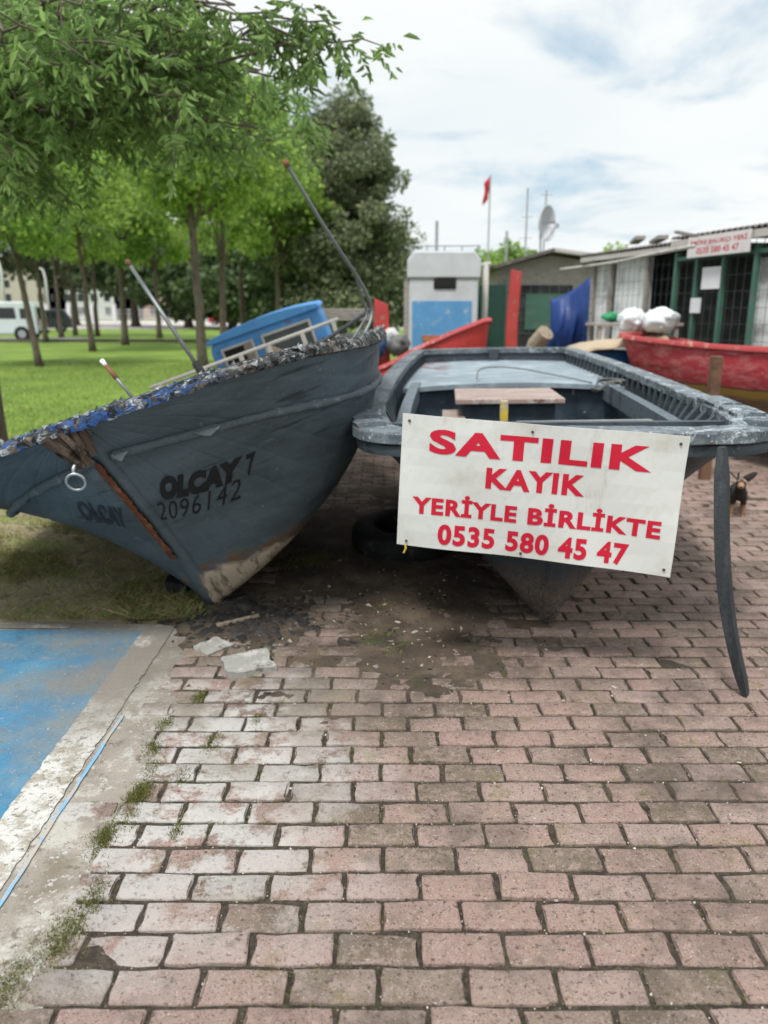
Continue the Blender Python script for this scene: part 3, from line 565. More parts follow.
# ---- the boat that is for sale
B = Hull(
    rim=[(0, 0, -.56, .975), (.10, .36, -.545, .968), (.20, .66, -.47, .960), (.27, .81, -.32, .955), (.33, .862, -.08, .955), (.42, .885, .5, .962), (.58, .90, 1.6, .985), (.75, .885, 2.9, 1.015), (.9, .84, 4.1, 1.04), (1, .795, 4.83, 1.055)],
    keel=[(0, -.56, .975), (.10, -.50, .72), (.20, -.34, .40), (.27, -.17, .13), (.32, -.02, -.02), (.37, .22, -.035), (.42, .5, -.035), (.58, 1.6, 0), (.75, 2.9, 0), (1, 4.75, .1)],
    ctrl=[(0, .5, .5, .5), (.10, .50, .62, .5), (.20, .46, .66, .5), (.27, .42, .66, .5), (.33, .44, .62, .5), (.42, .56, .50, .5), (.5, .85, .28, .5), (.58, 1.0, .2, .5), (1, .95, .25, .5)],
    port=[(0, .5, .5, .5), (.10, .50, .62, .5), (.20, .50, .60, .5), (.27, .50, .56, .5), (.33, .52, .52, .5), (.42, .62, .42, .5), (.5, .85, .28, .5), (.58, 1.0, .2, .5), (1, .95, .25, .5)],
    loc=(.785, 3.483, 0), yaw=-.08, pitch=-.002, roll=.018)
boatB = thing('wooden_boat', 'open slate grey wooden boat on the bricks behind the for sale board', 'boat'); boatB.matrix_world = B.M
B.skin(0, 110, 110, rough=.006, planks=8).build('hull', M['hull_b'], boatB, smooth=True)
B.skin(-.045, 60, 12, .02, .84).build('inner_planking', M['in_b'], boatB, smooth=True)
rp = B.rimpath(150); stern = np.array([[x, 4.83, 1.055 + .012 * (1 - (x / .8) ** 2)] for x in np.linspace(.72, -.72, 22)])
wd = .13 - .055 * np.clip((rp[:, 1] + .2) / .8, 0, 1); loop = np.concatenate([rp, stern]); wl = np.concatenate([wd, np.full(22, .075)])
ribbon(loop, [(-.040 + 0 * wl, -.040), (-.046 + 0 * wl, -.034), (-.046 + 0 * wl, .004), (-.040 + 0 * wl, .010), (wl * .5, .012), (wl - .004, .010), (wl, .004), (wl - .002, -.04)], closed=True, noise=.006, seed=12).build('gunwale', M['rim_b'], boatB, smooth=False)
ribbon(rp, [(-.026, -.088), (-.034, -.045), (.0, -.045), (.0, -.088)], noise=.004, seed=2).build('rubbing_strake', M['rim_side'], boatB, smooth=True)
kk = smooth_table(np.linspace(0.02, .40, 44), B.keel); stem_strip(kk, .040, .035, 0, 44, .003).build('stem', M['hull_b'], boatB, smooth=True)
# thick chipped cap blocks on the starboard shoulder
for t0, t1, side in ((.325, .375, 1), (.385, .43, 1), (.255, .30, 1), (.275, .305, -1), (.335, .365, -1)):
    tq = np.linspace(t0, t1, 12); P = smooth_table(tq, B.rim) * [side, 1, 1]
    if side < 0: P = P[::-1]
    ribbon(P, [(-.04, .012), (-.045, .026), (-.03, .032), (.07, .034), (.085, .026), (.085, .012)], noise=.006, seed=int(t0 * 100)).build('cap_block', M['rim_b'], boatB, smooth=False)
# decks with the open well
dz = -.125
def inner(t, w): r = smooth_table(np.atleast_1d(t), B.rim); return r
mb = MB(); G = []
for y in np.linspace(2.55, 4.80, 18):          # aft deck
    t_ = np.interp(y, [b[2] for b in B.rim], [b[0] for b in B.rim]); r_ = smooth_table([t_], B.rim)[0]
    G.append([(x * (r_[0] - .05), y + (-.22 * x * x * (1 - (y - 2.55) / 2.25)), r_[2] + dz + .02 * (1 - x * x)) for x in np.linspace(-1, 1, 13)])
mb.grid(G)
edge = [np.array(p) for p in G[0]]
mb.grid([edge, [p - [0, 0, .035] for p in edge], [p + [0, .03, -.035] for p in edge]])
mb.build('aft_deck', M['deck_b'], boatB, smooth=False)
tq = np.linspace(.40, .72, 40)
for side in (1, -1):                            # side decks with a lip, ribs above them
    P = smooth_table(tq, B.rim); mb = MB()
    G = [[(p[0] - .13, p[1], p[2] + dz + .02), (p[0] - .20, p[1], p[2] + dz + .022), (p[0] - .20, p[1], p[2] + dz - .10), (p[0] - .13, p[1], p[2] + dz - .10)] for p in P]
    G = np.array(G) * [side, 1, 1]; G = np.concatenate([G, G[:, :1]], 1); mb.grid(G); mb.build('side_beam', M['beam_b'], boatB)
    for y in np.arange(.22, 4.6, .155):
        t_ = np.interp(y, [b[2] for b in B.rim], [b[0] for b in B.rim]); p, q = B.S([t_], .01, side)[0], B.S([t_], .16, side)[0]
        MB().bar((p[0] - .045 * side, y, p[2]), (q[0] - .05 * side, y, q[2]), .05, .045, (0, 1, 0)).build('rib', M['rim_side'], boatB)
mb = MB(); G = []
for y in np.linspace(-.50, -.02, 8):            # fore deck
    t_ = np.interp(y, [b[2] for b in B.rim], [b[0] for b in B.rim]); r_ = smooth_table([t_], B.rim)[0]; G.append([(x * max(.02, r_[0] - .04), y, r_[2] - .05) for x in np.linspace(-1, 1, 11)])
mb.grid(G); mb.build('fore_deck', M['deck_b'], boatB)
MB().bar((-.16, .06, .915), (.46, .06, .92), .08, .04).build('deck_beam', M['wood_grey'], boatB, bevel=.006)
MB().bar((-.84, .01, .915), (.84, .01, .915), .05, .05).build('deck_beam', M['rim_side'], boatB)
MB().box((0, 2.2, .42), (.9, 1.6, .03)).build('floor_boards', M['in_b'], boatB)
MB().box((0, 4.74, .985), (.10, .07, .17)).build('stern_post', M['rim_side'], boatB, bevel=.006)
MB().grid([[(x, 4.775, z) for z in (.80, 1.06)] for x in np.linspace(-.76, .76, 10)]).build('transom_lining', M['rim_side'], boatB)
MB().grid([[(x, 2.62 - .2 * (x / .8) ** 2, z) for z in (.2, .885)] for x in np.linspace(-.8, .8, 12)]).build('bulkhead', M['in_b'], boatB)
bx = MB().box((-.10, 1.55, .72), (.56, .62, .34)).build('engine_box', M['in_b'], boatB, bevel=.01)
MB().box((-.10, 1.55, .905), (.66, .72, .032)).build('lid', M['wood_pink'], bx, bevel=.006)
MB().box((-.44, 1.35, .80), (.14, .5, .02)).build('shelf', M['wood_pink'], bx)
MB().box((-.215, .10, .965), (.038, .038, .13)).build('mooring_post', M['yellow'], boatB, bevel=.006)
# wire and rope lying in the boat
def W2(p): return B.world(np.array([p]))[0]
tag(MB().tube(cr_path([W2((-.25, 2.62, .93)), W2((-.2, 2.9, .99)), W2((.05, 3.05, .985)), W2((.35, 2.9, .94)), W2((.62, 2.5, .90))], 30), .006, 6).build('wire', M['rope'], smooth=True), 'thin grey wire looping over the aft deck of the boat for sale', 'wire')
pts = []
for i in range(56):
    a = i * .33; pts.append(W2((.63 + .10 * math.cos(a) + .02 * math.sin(i), 1.95 + .16 * math.sin(a) + .02 * math.cos(i * 1.7), .945 + .004 * (i / 10) - .05 * (math.cos(a) < -.5))))
tag(MB().tube(cr_path(pts, 240), .0055, 6).build('rope_coil', M['rope'], smooth=True), 'grey rope coil lying over the right side beam of the boat for sale', 'rope')

# ---- the FOR SALE board hung on the bow
TL, TR, BL, BR = at(403, 413, 2.845), at(691, 437, 2.735), at(397, 543, 2.87), at(669, 576, 2.76)
sgn = thing('sale_sign', 'white for sale board with red lettering hung across the boat bow', 'sign', TL)
def sp(u, v, out=0.):
    p = (TL * (1 - u) + TR * u) * (1 - v) + (BL * (1 - u) + BR * u) * v; n = np.cross(TR - TL, BL - TL); n /= np.linalg.norm(n); n = n if n[1] < 0 else -n
    bow = .010 * math.sin(u * 5 + v * 2) + .004 * math.sin(u * 13 - v * 7) + .012 * (u > .8) * (u - .8) * 5 * (v > .5) * (v - .5)
    return p + n * (out + bow) - TL
G0 = [[sp(u, v, 0) for v in np.linspace(0, 1, 9)] for u in np.linspace(0, 1, 25)]; G1 = [[sp(u, v, .004) for v in np.linspace(0, 1, 9)] for u in np.linspace(0, 1, 25)]
mb = MB(); mb.grid(G0); mb.grid(G1, flip=True)
for a, b in ((G0[0], G1[0]), (G0[-1], G1[-1]), ([g[0] for g in G0], [g[0] for g in G1]), ([g[-1] for g in G0], [g[-1] for g in G1])): mb.grid([a, b])
mb.build('board', M['sign'], sgn)
for s_, u0, u1, v0, v1, bo in (('SATILIK', .10, .885, .09, .272, .042), ('KAYIK', .31, .665, .335, .492, .042), ('YERİYLE', .05, .432, .565, .735, .042), ('BİRLİKTE', .472, .945, .565, .735, .042), ('0535 580 45 47', .15, .845, .80, .965, .042)):
    V, Fc = text_mesh(s_, bo, 0, 1.12, 2)
    MB().add([sp(u0 + (u1 - u0) * a, v1 + (v0 - v1) * b, .0055) for a, b in V], Fc).build('lettering', M['sign_red'], sgn)
for u, v in ((.025, .05), (.46, .055), (.972, .055), (.035, .965), (.975, .95), (.46, .97)):
    p = sp(u, v, .004); q = sp(u, v, .010); MB().tube([p, q], [.006, .004], 8).build('bolt', M['bolt'], sgn)
q = sp(.03, .985, .003); MB().tube([q, q + [.004, -.004, -.02], q + [-.004, 0, -.04]], .004, 5).build('string', M['yellow'], sgn)

# ---- curved board leaning against the bow
bt = gr(747, 699); tp = at(722, 447, 2.83)
n = 26; G = []
for i in range(n):
    f = i / (n - 1); p = bt * (1 - f) + tp * f
    p = p + np.array([-.065 * math.sin(math.pi * f) * (1 - .35 * f), -.03 * math.sin(math.pi * f), 0])
    w = .016 + .007 * min(1, f * 2.2) - .012 * max(0, (f - .9) * 10) * 1; th = .022
    w *= 1 - .75 * max(0, 1 - f * 9) ** 2
    ax = np.array([.78, -.62, .05]); ay = np.array([.62, .78, 0]) * 1.0
    G.append([p + ax * w + ay * th, p + ax * w * 1.1 , p + ax * w - ay * th, p - ax * w - ay * th * .9, p - ax * w * 1.05, p - ax * w + ay * th])
mb = MB(); Gc = np.concatenate([np.array(G), np.array(G)[:, :1]], 1); mb.grid(Gc); mb.add(G[0], [(0, 1, 2, 3, 4, 5)]); mb.add(G[-1], [(5, 4, 3, 2, 1, 0)])
tag(mb.build('rudder_board', M['plank']), 'long dark curved board propped upright against the right bow corner of the sale boat', 'board')
fixn(bpy.data.objects['rudder_board'].data)

# ------------------------------------------------------------------ other boats
def small_boat(name, label, loc, yaw, pitch, roll, L, hbm, h, m, extra=None, sheer=.2):
    rk = .5
    Hh = Hull(rim=[(0, 0, -rk, h + sheer), (.12, .45 * hbm, -rk + .12, h + sheer * .8), (.25, .8 * hbm, -rk + .45, h + sheer * .55), (.36, .97 * hbm, -rk + 1.0, h + sheer * .3), (.5, hbm, L * .35, h), (.75, hbm * .95, L * .65, h), (1, hbm * .7, L, h + sheer * .4)],
              keel=[(0, -rk, h + sheer), (.12, -.55 * rk, h * .62), (.25, -.1, h * .22), (.36, .25, 0), (.5, L * .35, 0), (.75, L * .65, 0), (1, L * .97, .08)],
              ctrl=[(0, .5, .5, .5), (.25, .7, .45, .5), (.5, 1, .15, .5), (1, .95, .2, .5)], loc=loc, yaw=yaw, pitch=pitch, roll=roll)
    t = thing(name, label, 'boat'); t.matrix_world = Hh.M
    Hh.skin(0, 50, 18).build('hull', m[0], t, smooth=True); Hh.skin(-.04, 40, 10, .02, .85).build('inner_planking', m[2], t, smooth=True)
    ribbon(Hh.rimpath(70), [(-.03, -.03), (-.03, .02), (.06, .022), (.06, -.03)], noise=.006).build('gunwale', m[1], t, smooth=True)
    dk = []
    for t_ in np.linspace(.08, .98, 20):
        r_ = smooth_table([t_], Hh.rim)[0]; dk.append([(x * (r_[0] - .05), r_[1], h * .72) for x in (-1, 0, 1)])
    MB().grid(dk).build('deck', m[2], t)
    return t, Hh
m_red = mat('sun_faded_red_hull', (.40, .035, .05), .6, [((.50, .17, .16), 4, .46, .64, {'stretch': (1, 1, 4), 'rg': .75}), ((.45, .36, .33), 7, .61, .66, {'rg': .8, 'stretch': (1, 1, 3)}), ((.22, .02, .03), 7, .56, .7, {'stretch': (.6, .6, 6)}), ((.5, .42, .36), 16, .66, .72, {}),
    ((.06, .05, .05), 2, .0, .1, {'pos': (('z', .44, .43),), 'pj': .02}), ((.34, .22, .045), 2, .0, .1, {'pos': (('z', .425, .415),), 'pj': .02}), ((.15, .10, .06), 2, .0, .1, {'pos': (('z', .37, .33),), 'pj': .04}), ((.30, .22, .12), 6, .5, .66, {'pos': (('z', .38, .33),), 'stretch': (.6, .6, 5)})], bump=.3)
m_redrim = mat('red_gunwale', (.36, .05, .05), .7, [((.5, .3, .25), 9, .55, .68, {})], bump=.3)
m_redL = mat('red_hull', (.42, .035, .03), .55, [((.25, .03, .02), 5, .52, .7, {}), ((.5, .3, .22), 12, .66, .72, {})], bump=.25)
m_orange = mat('orange_wood_rim', (.36, .13, .05), .7, [((.5, .33, .2), 9, .55, .66, {}), ((.25, .04, .03), 5, .56, .64, {})], bump=.4)
m_brownin = mat('bare_boat_inside', (.17, .11, .07), .85, [((.08, .05, .03), 6, .5, .7, {})])
# long red boat along the sheds: stem at the far end
small_boat('rowing_boat', 'long faded red boat with a yellow stripe lying in front of the wired sheds', (3.32, 9.3, .22), R(198.6), R(.5), R(6), 5.0, .82, .80, (m_red, m_redrim, m_brownin), sheer=.16)
small_boat('rowing_boat', 'bright red boat with raised bow between the grey boat and the white kiosk', (1.17, 10.3, .46), R(88), R(-19), R(-20), 2.8, .5, .52, (m_redL, m_redrim, m_brownin), sheer=.28)
# post in front of the long red boat
pp = at(717, 356, 6.6); tag(MB().box((pp[0], 6.6, pp[2] / 2), (.085, .085, pp[2])).build('wooden_post', M['wood_brown'], bevel=.01), 'short brown wooden post standing before the long red boat', 'post')

# ------------------------------------------------------------------ sheds on the right
m_green = mat('green_steel_frame', (.06, .14, .105), .5, [((.2, .1, .05), 12, .62, .7, {})])
m_wire = mat('rusty_wire_mesh', (.07, .085, .08), .6)
m_corr = mat('corrugated_roof', (.10, .085, .08), .7, [((.2, .17, .15), 6, .55, .7, {})])
m_fascia = mat('pale_fascia_board', (.42, .40, .37), .7, [((.2, .17, .14), 7, .58, .7, {})])
m_shade = mat('dark_interior_shade', (.022, .025, .026), .9, [((.06, .06, .06), 4, .5, .7, {})])  # near-black colour carries the shade inside the sheds
m_white = mat('dull_white_panel', (.70, .72, .72), .7, [((.30, .31, .31), 3, .5, .7, {}), ((.2, .17, .13), 9, .64, .72, {})])
m_paper = mat('paper_notice', (.62, .62, .64), .8, var=.08)
m_banner = mat('white_banner', (.62, .58, .58), .6, [((.42, .38, .36), 5, .56, .7, {})], var=.06)
m_banner_t = mat('faded_red_banner_lettering', (.50, .06, .07), .6, var=.1)
m_grey_w = mat('grey_old_boards', (.30, .275, .25), .85, [((.13, .11, .09), 8, .5, .68, {'stretch': (1, 1, 5)})])
FA, FB = np.array([4.86, 7.6]), np.array([2.62, 16.0])
fl = np.linalg.norm(FB - FA); fu = (FB - FA) / fl
def fpos(px):                    # distance along the frontage seen at a picture column
    d = ray(px, 313); a = np.array([[d[0], -fu[0]], [d[1], -fu[1]]]); return np.linalg.solve(a, FA)[1]
def fh(px, py): s = fpos(px); g = FA + fu * s; return at(px, py, g[1])[2]
shack_rot = math.atan2(fu[1], fu[0])
def shack(label, s0, s1, H0, depth, roof_rise, kind='shack'):
    o = thing(kind, label, 'shed', (FA[0] + fu[0] * s0, FA[1] + fu[1] * s0, 0), (0, 0, shack_rot)); return o
RH = 2.36
def bars(mb, x0, x1, z0, z1, step, y=0, t=.008):
    for x in np.arange(x0, x1, step): mb.box((x, y, (z0 + z1) / 2), (t, t, z1 - z0))
    for z in np.arange(z0, z1, step * 1.4): mb.box(((x0 + x1) / 2, y, z), (x1 - x0, t, t))
    return mb
def roof(parent, L, depth, h, rise, ov=.12):
    n = int(L / .05); G = []
    for i in range(n + 1):
        x = -.0 + L * i / n; dz = .018 * math.cos(i * math.pi); G.append([(x, ov, h + dz), (x, ov, h + dz + .012), (x, -depth, h + rise + dz)])
    mb = MB(); mb.grid(G); return mb.build('roof', m_corr, parent)
# local x runs away from the camera along the frontage; -y is into the shed... frontage faces +y (towards the boats)
s_b = fpos(672); s_c = fpos(584)
sh1 = shack('dark wire fronted shed with green steel frame under the white banner', 0, s_b, RH, 3, .15)
L1 = s_b
MB().box((L1 / 2, -2.2, RH / 2), (L1, .06, RH)).build('wall', m_shade, sh1); MB().box((L1 / 2, -.16, .35), (L1, .06, .7)).build('plinth', m_grey_w, sh1)
roof(sh1, L1, 3, RH + .02, .12); MB().box((L1 / 2, .10, RH - .05), (L1, .03, .09)).build('fascia', m_fascia, sh1)
bars(MB(), 0, L1, .7, RH - .1, .14, 0, .0045).build('wire_mesh', m_wire, sh1)
MB().box((L1 / 2, -.35, 1.25), (L1 - .02, .02, 1.9)).build('netting', m_shade, sh1)  # dark sheet painting in the shade of the shed interior
for px in (672, 694, 720, 752): 
    x = max(.03, fpos(px) if px > 672 else L1 - .03); MB().box((x, .01, 1.1), (.055, .055, 2.2)).build('post', m_green, sh1)
MB().box((L1 / 2, .012, 2.12), (L1, .05, .05)).build('rail', m_green, sh1)
def fquad(parent, name, m, px0, px1, pyt, pyb, s0, y=.05, t=.01):
    xa, xb = fpos(px0) - s0, fpos(px1) - s0; zt, zb = fh((px0 + px1) / 2, pyt), fh((px0 + px1) / 2, pyb)
    return MB().box(((xa + xb) / 2, y, (zt + zb) / 2), (abs(xb - xa), t, abs(zt - zb))).build(name, m, parent)
def notice(label, px0, px1, a, b):
    o = fquad(None, 'paper_notice', m_paper, px0, px1, a, b, 0); me = o.data
    c_ = np.mean([v.co[:] for v in me.vertices], 0)
    for v in me.vertices: v.co -= Vector(c_)
    rm = Matrix.Rotation(shack_rot, 4, 'Z'); o.rotation_euler = (0, 0, shack_rot); o.location = Vector((FA[0], FA[1], 0)) + (rm @ Vector(c_)); tag(o, label, 'notice')
notice('larger upper white notice hanging on the shed wire below the banner', 702, 720, 267, 289); notice('smaller lower white notice hanging on the shed wire', 693, 703, 298, 313)
MB().box((fpos(760), -.1, 1.3), (.55, .03, 1.5)).build('sheet_panel', m_white, sh1)
# banner with two lines of red lettering
xa, xb = fpos(691.5), fpos(753); za0, za1 = fh(694, 241), fh(694, 260); zb0, zb1 = fh(751, 229), fh(751, 250)
ban = thing('banner', 'white banner with two lines of red lettering on the shed front', 'banner', (FA[0], FA[1], 0), (0, 0, shack_rot))
zt_, zb_ = (za0 + zb0) / 2 + .02, (za1 + zb1) / 2
MB().box(((xa + xb) / 2, .145, (zt_ + zb_) / 2), (abs(xa - xb), .012, zt_ - zb_)).build('cloth', m_banner, ban)
for s_, a, b, c, d in (('EMİRE BALIKÇI YERİ', .05, .95, .54, .86), ('0535 580 45 47', .16, .84, .14, .44)):
    V, Fc = text_mesh(s_, .02, 0, 1.05, 0); V = np.array(V)
    MB().add([(xa + (xb - xa) * (a + (b - a) * u), .1535, zb_ + (zt_ - zb_) * (c + (d - c) * v)) for u, v in V], Fc).build('lettering', m_banner_t, ban)
# second shed: white panels
sh2 = shack('low shed with dull white panels behind wire mesh beside the blue tarpaulin', s_b + .02, s_c, RH, 3, .15)
L2 = s_c - s_b; xo = s_b + .02
MB().box((L2 / 2, -.5, 1.16), (L2, .06, 2.32)).build('wall', m_shade, sh2); MB().box((L2 / 2, -.16, .35), (L2, .06, .7)).build('plinth', m_grey_w, sh2)
roof(sh2, L2, 2.4, RH - .04, .05); MB().box((L2 / 2, .10, RH - .10), (L2, .03, .07)).build('fascia', m_fascia, sh2)
for a, b in ((645, 611), (608, 593)):
    x0, x1 = fpos(a) - xo, fpos(b) - xo; MB().box(((x0 + x1) / 2, -.06, 1.35), (abs(x1 - x0), .03, 1.7)).build('sheet_panel', m_white, sh2)
bars(MB(), 0, L2, .7, RH - .2, .14, .0, .004).build('wire_mesh', m_wire, sh2)
for px in (645, 609, 592): MB().box((fpos(px) - xo, .01, 1.1), (.06, .06, 2.2)).build('post', m_grey_w, sh2)
for k, (px, h_) in enumerate(((650, .1), (628, .14))):
    g = FA + fu * fpos(px); a = Vector((g[0] + .1, g[1], RH + h_)); MB().bar(a, a + Vector((.4, 1.6, .06)), .14, .05).build('roof_plank', m_grey_w, None)
for k, lab in enumerate(('nearer loose grey plank lying on the shed roof edge', 'farther loose grey plank lying on the shed roof')):
    o = bpy.data.objects['roof_plank' if k == 0 else 'roof_plank.001']; tag(o, lab, 'plank')
a = at(676, 232, 9.6); tag(MB().bar(a, at(697, 236, 9.9), .05, .03).build('roof_plank', m_grey_w), 'thin dark lath jutting up over the shed roof left of the banner', 'plank')
pa = [at(692, 247, 9.3), at(650, 255, 10.6), at(612, 263, 12.2), at(560, 270, 14.5)]; tag(MB().tube(cr_path([p - [.02, .12, 0] for p in pa], 30), .022, 8).build('water_pipe', m_fascia, smooth=True), 'pale sagging pipe strung along the shed fronts under the roof edge', 'pipe')
# far gabled shed
far = thing('shack', 'far low shed with a pitched pale roof behind the blue tarpaulin', 'shed', (2.45, 17.2, 0))
MB().prism([(0, 0), (3.4, 0), (3.4, 2.25), (1.1, 2.62), (0, 2.36)], 0, 3.4).build('wall', m_grey_w, far)
for a, b in (((-.15, 2.36), (1.1, 2.70)), ((1.1, 2.70), (3.7, 2.36))): MB().bar((a[0], 1.6, a[1]), (b[0], 1.6, b[1]), 3.9, .07, (0, 0, 1)).build('roof', m_fascia if a[0] > 0 else m_corr, far)
MB().box((.95, -.02, 1.35), (1.3, .03, 1.3)).build('opening', m_shade, far); bars(MB(), .3, 1.6, .7, 2.0, .2, -.05, .012).build('wire_mesh', m_wire, far)  # opening is a dark slab on solid wall, coloured as inner shade
MB().box((1.05, -.045, 1.45), (.9, .02, .75)).build('green_panel', mat('faded_green_sheet', (.045, .12, .09), .8, [((.12, .12, .1), 5, .52, .66, {'rg': .75})]), far)
# blue tarpaulin
m_tarp = mat('blue_tarpaulin', (.008, .035, .165), .5, [((.012, .05, .22), 5, .5, .7, {})], bump=.3, bscale=12)
top0, top1, b0, b1 = at(551, 300, 14.6), at(590, 277, 14.2), at(547, 350, 14.5), at(591, 350, 14.1); G = []
for i in range(30):
    u = i / 29; G.append([(top0 * (1 - u) + top1 * u) * (1 - v) + (b0 * (1 - u) + b1 * u) * v + np.array([0, -.30 * (fbm(u * 4.5 + .6 * v, v * .9, 3, 3) - .45) * (.4 + v) - .05 * math.sin(u * 9 - 2 * v) - .2 * math.sin(v * 3.1), .06 * math.sin(u * 3.1) * (1 - v) * (-1)]) for v in np.linspace(0, 1, 14)])
o = tag(MB().grid(G).build('tarpaulin', m_tarp, smooth=True), 'blue tarpaulin hung between the far shed and white panelled shed', 'tarpaulin'); q = o.modifiers.new('s', 'SOLIDIFY'); q.thickness = .01
# red board and green netting fence, log
m_redb = mat('peeling_red_board', (.42, .05, .045), .7, [((.3, .2, .16), 9, .6, .7, {})])
a, b = at(515, 272, 16.3), at(514, 350, 16.3); tag(MB().prism([(a[0] - .13, .2), (a[0] + .12, .2), (a[0] + .10, 1.2), (a[0] + .14, a[2]), (a[0] - .07, a[2] + .05), (a[0] - .13, 1.3)], 16.3, 16.38).build('upright_board', m_redb, bevel=.01), 'tall peeling red board standing on end beside the far shed', 'board')
gf = thing('garden_fence', 'dark green netting fence between the white kiosk and red board', 'fence', (1.95, 17.0, 0))
MB().box((.28, 0, 1.05), (.72, .02, 1.9)).build('netting', mat('green_shade_net', (.018, .055, .042), .9, bump=.3), gf)
for x in (-.08, .62): MB().box((x, .03, 1.05), (.05, .05, 2.1)).build('post', m_green, gf)
lg = at(541, 338, 13.6); tag(MB().tube([lg + [-.12, .2, -.35], lg + [-.06, .1, -.1], lg + [.06, -.1, .10]], [.14, .15, .145], 14).build('log', M['wood_pale']), 'pale sawn log leaning in front of the blue tarpaulin', 'log')
# heap by the sheds: crate, cardboard, sacks, bundle, table
m_crate = mat('blue_plastic_crate', (.02, .13, .35), .5, [((.1, .1, .1), 9, .6, .7, {})]); m_card = mat('wet_cardboard', (.36, .29, .2), .9, [((.2, .16, .11), 4, .5, .7, {})], bump=.4, bscale=14)
c_ = at(606, 365, 9.8); cr = thing('crate', 'blue plastic crate under the brown cover beside the long red boat', 'crate', (c_[0], 9.8, c_[2] - .16))
mb = MB(); w, d, h = .52, .5, .34
for x, y, sx, sy in ((0, -d / 2, w, .02), (0, d / 2, w, .02), (-w / 2, 0, .02, d), (w / 2, 0, .02, d)): mb.box((x, y, h / 2), (sx, sy, h))
mb.box((0, 0, .01), (w - .03, d - .03, .02)); mb.build('body', m_crate, cr)
for z in (.06, .3): MB().box((0, -d / 2 - .02, z), (w + .03, .03, .03)).build('rib', m_crate, cr)
MB().box((c_[0], 9.85, (c_[2] - .16) / 2), (.7, .6, c_[2] - .165)).build('stacked_pallet', m_grey_w); tag(bpy.data.objects['stacked_pallet'], 'grey board stack carrying the blue plastic crate', 'pallet')
G = []; q0 = at(612, 340, 9.9)
for i in range(28):
    u = i / 27 - .5
    G.append([(q0[0] + u * 1.05, 9.85 + v * 1.0, q0[2] + .02 + .14 * u - .28 * max(0, abs(v) - .27) - .25 * max(0, -u - .33) + .05 * (fbm(u * 4 + 9, v * 4, 3, 2) - .5) * 2) for v in np.linspace(-.5, .5, 16)])
o = tag(MB().grid(G).build('cardboard_cover', m_card, smooth=True), 'crumpled brown cardboard cover spread over the blue crate', 'cover'); o.modifiers.new('s', 'SOLIDIFY').thickness = .012
m_sack = mat('white_plastic_sack', (.62, .64, .66), .5, [((.45, .46, .47), 5, .5, .7, {})], bump=.5, bscale=9)
def lump(name, c, r, m, seed, label, cat):
    bm = bmesh.new(); bmesh.ops.create_icosphere(bm, subdivisions=4, radius=1)
    for v in bm.verts:
        p = v.co.copy(); f = .92 + .75 * (fbm(p.x * 1.7 + seed, p.y * 1.7 + p.z, 3, seed) - .47) + .30 * (fbm(p.x * 5 + p.z * 4, p.y * 5 - p.z * 3, 3, seed + 2) - .45); v.co = Vector((p.x * r[0], p.y * r[1], p.z * r[2])) * f
    me = bpy.data.meshes.new(name); bm.to_mesh(me); bm.free(); return tag(link(name, me, m, smooth=True, loc=c), label, cat)
s1 = at(660, 321, 9.6); s2 = at(634, 322, 9.9)
lump('sack', s1, (.24, .22, .16), m_sack, 1, 'plump white plastic sack lying above the long red boat', 'sack'); lump('sack', s2, (.2, .2, .17), m_sack, 5, 'smaller crumpled white sack beside the green bundle', 'sack')
g1 = at(612, 317, 10.3); lump('bundle', g1, (.15, .13, .07), mat('green_netting_bundle', (.02, .22, .09), .7, bump=.6, bscale=30), 3, 'small green net bundle on the low table by the white sacks', 'bundle')
tb = thing('low_table', 'low grey plank table under green bundle and white sacks', 'table', (g1[0] + .22, 10.1, 0)); zt = g1[2] - .09
MB().box((0, 0, zt), (1.1, .5, .04)).build('top', m_grey_w, tb, bevel=.005)
for x in (-.48, .48):
    for y in (-.2, .2): MB().box((x, y, zt / 2 - .01), (.05, .05, zt - .02)).build('leg', m_grey_w, tb)
# broken dinghy end in the gap behind the right rim
q0 = at(632, 385, 8.6); tag(MB().bar(q0 + [-.35, .3, .02], q0 + [.12, -.1, -.12], .18, .03).bar(q0 + [-.1, -.05, -.14], q0 + [.12, .12, .10], .06, .03).build('broken_planks', M['wood_pale']), 'broken pale planks between the sale boat and long red boat', 'planks')

# ------------------------------------------------------------------ white kiosk, masts, dish, flag
kx0, kx1 = at(409, 300, 15)[0], at(478, 300, 15)[0]; kw = kx1 - kx0; kh = at(440, 251, 15)[2]
ki = thing('kiosk', 'white kiosk cabin with a blue lower panel and small dark window', 'kiosk', ((kx0 + kx1) / 2, 15, 0), (0, 0, R(-2)))
m_kw = mat('white_kiosk_panel', (.46, .475, .485), .5, [((.42, .42, .41), 3, .56, .7, {}), ((.3, .22, .15), 22, .68, .73, {})]); m_kb = mat('blue_kiosk_panel', (.085, .25, .46), .6, [((.3, .38, .45), 6, .56, .66, {'rg': .75}), ((.12, .14, .15), 9, .62, .68, {'rg': .8})])
MB().box((0, .9, .95 + .15), (kw, 1.8, 1.9)).build('wall', m_kw, ki, bevel=.03)
MB().prism([(-kw / 2 - .04, 2.05), (kw / 2 + .04, 2.05), (kw / 2 + .04, kh - .16), (kw / 2 - .08, kh), (-kw / 2 + .08, kh), (-kw / 2 - .04, kh - .16)], -.04, 1.84).build('roof', m_kw, ki, bevel=.03)
zt, zb = at(440, 301, 15)[2], at(440, 338, 15)[2]
MB().box((-.03, -.012, (zt + .5) / 2), (kw * .86, .02, zt - .5)).build('panel', m_kb, ki)
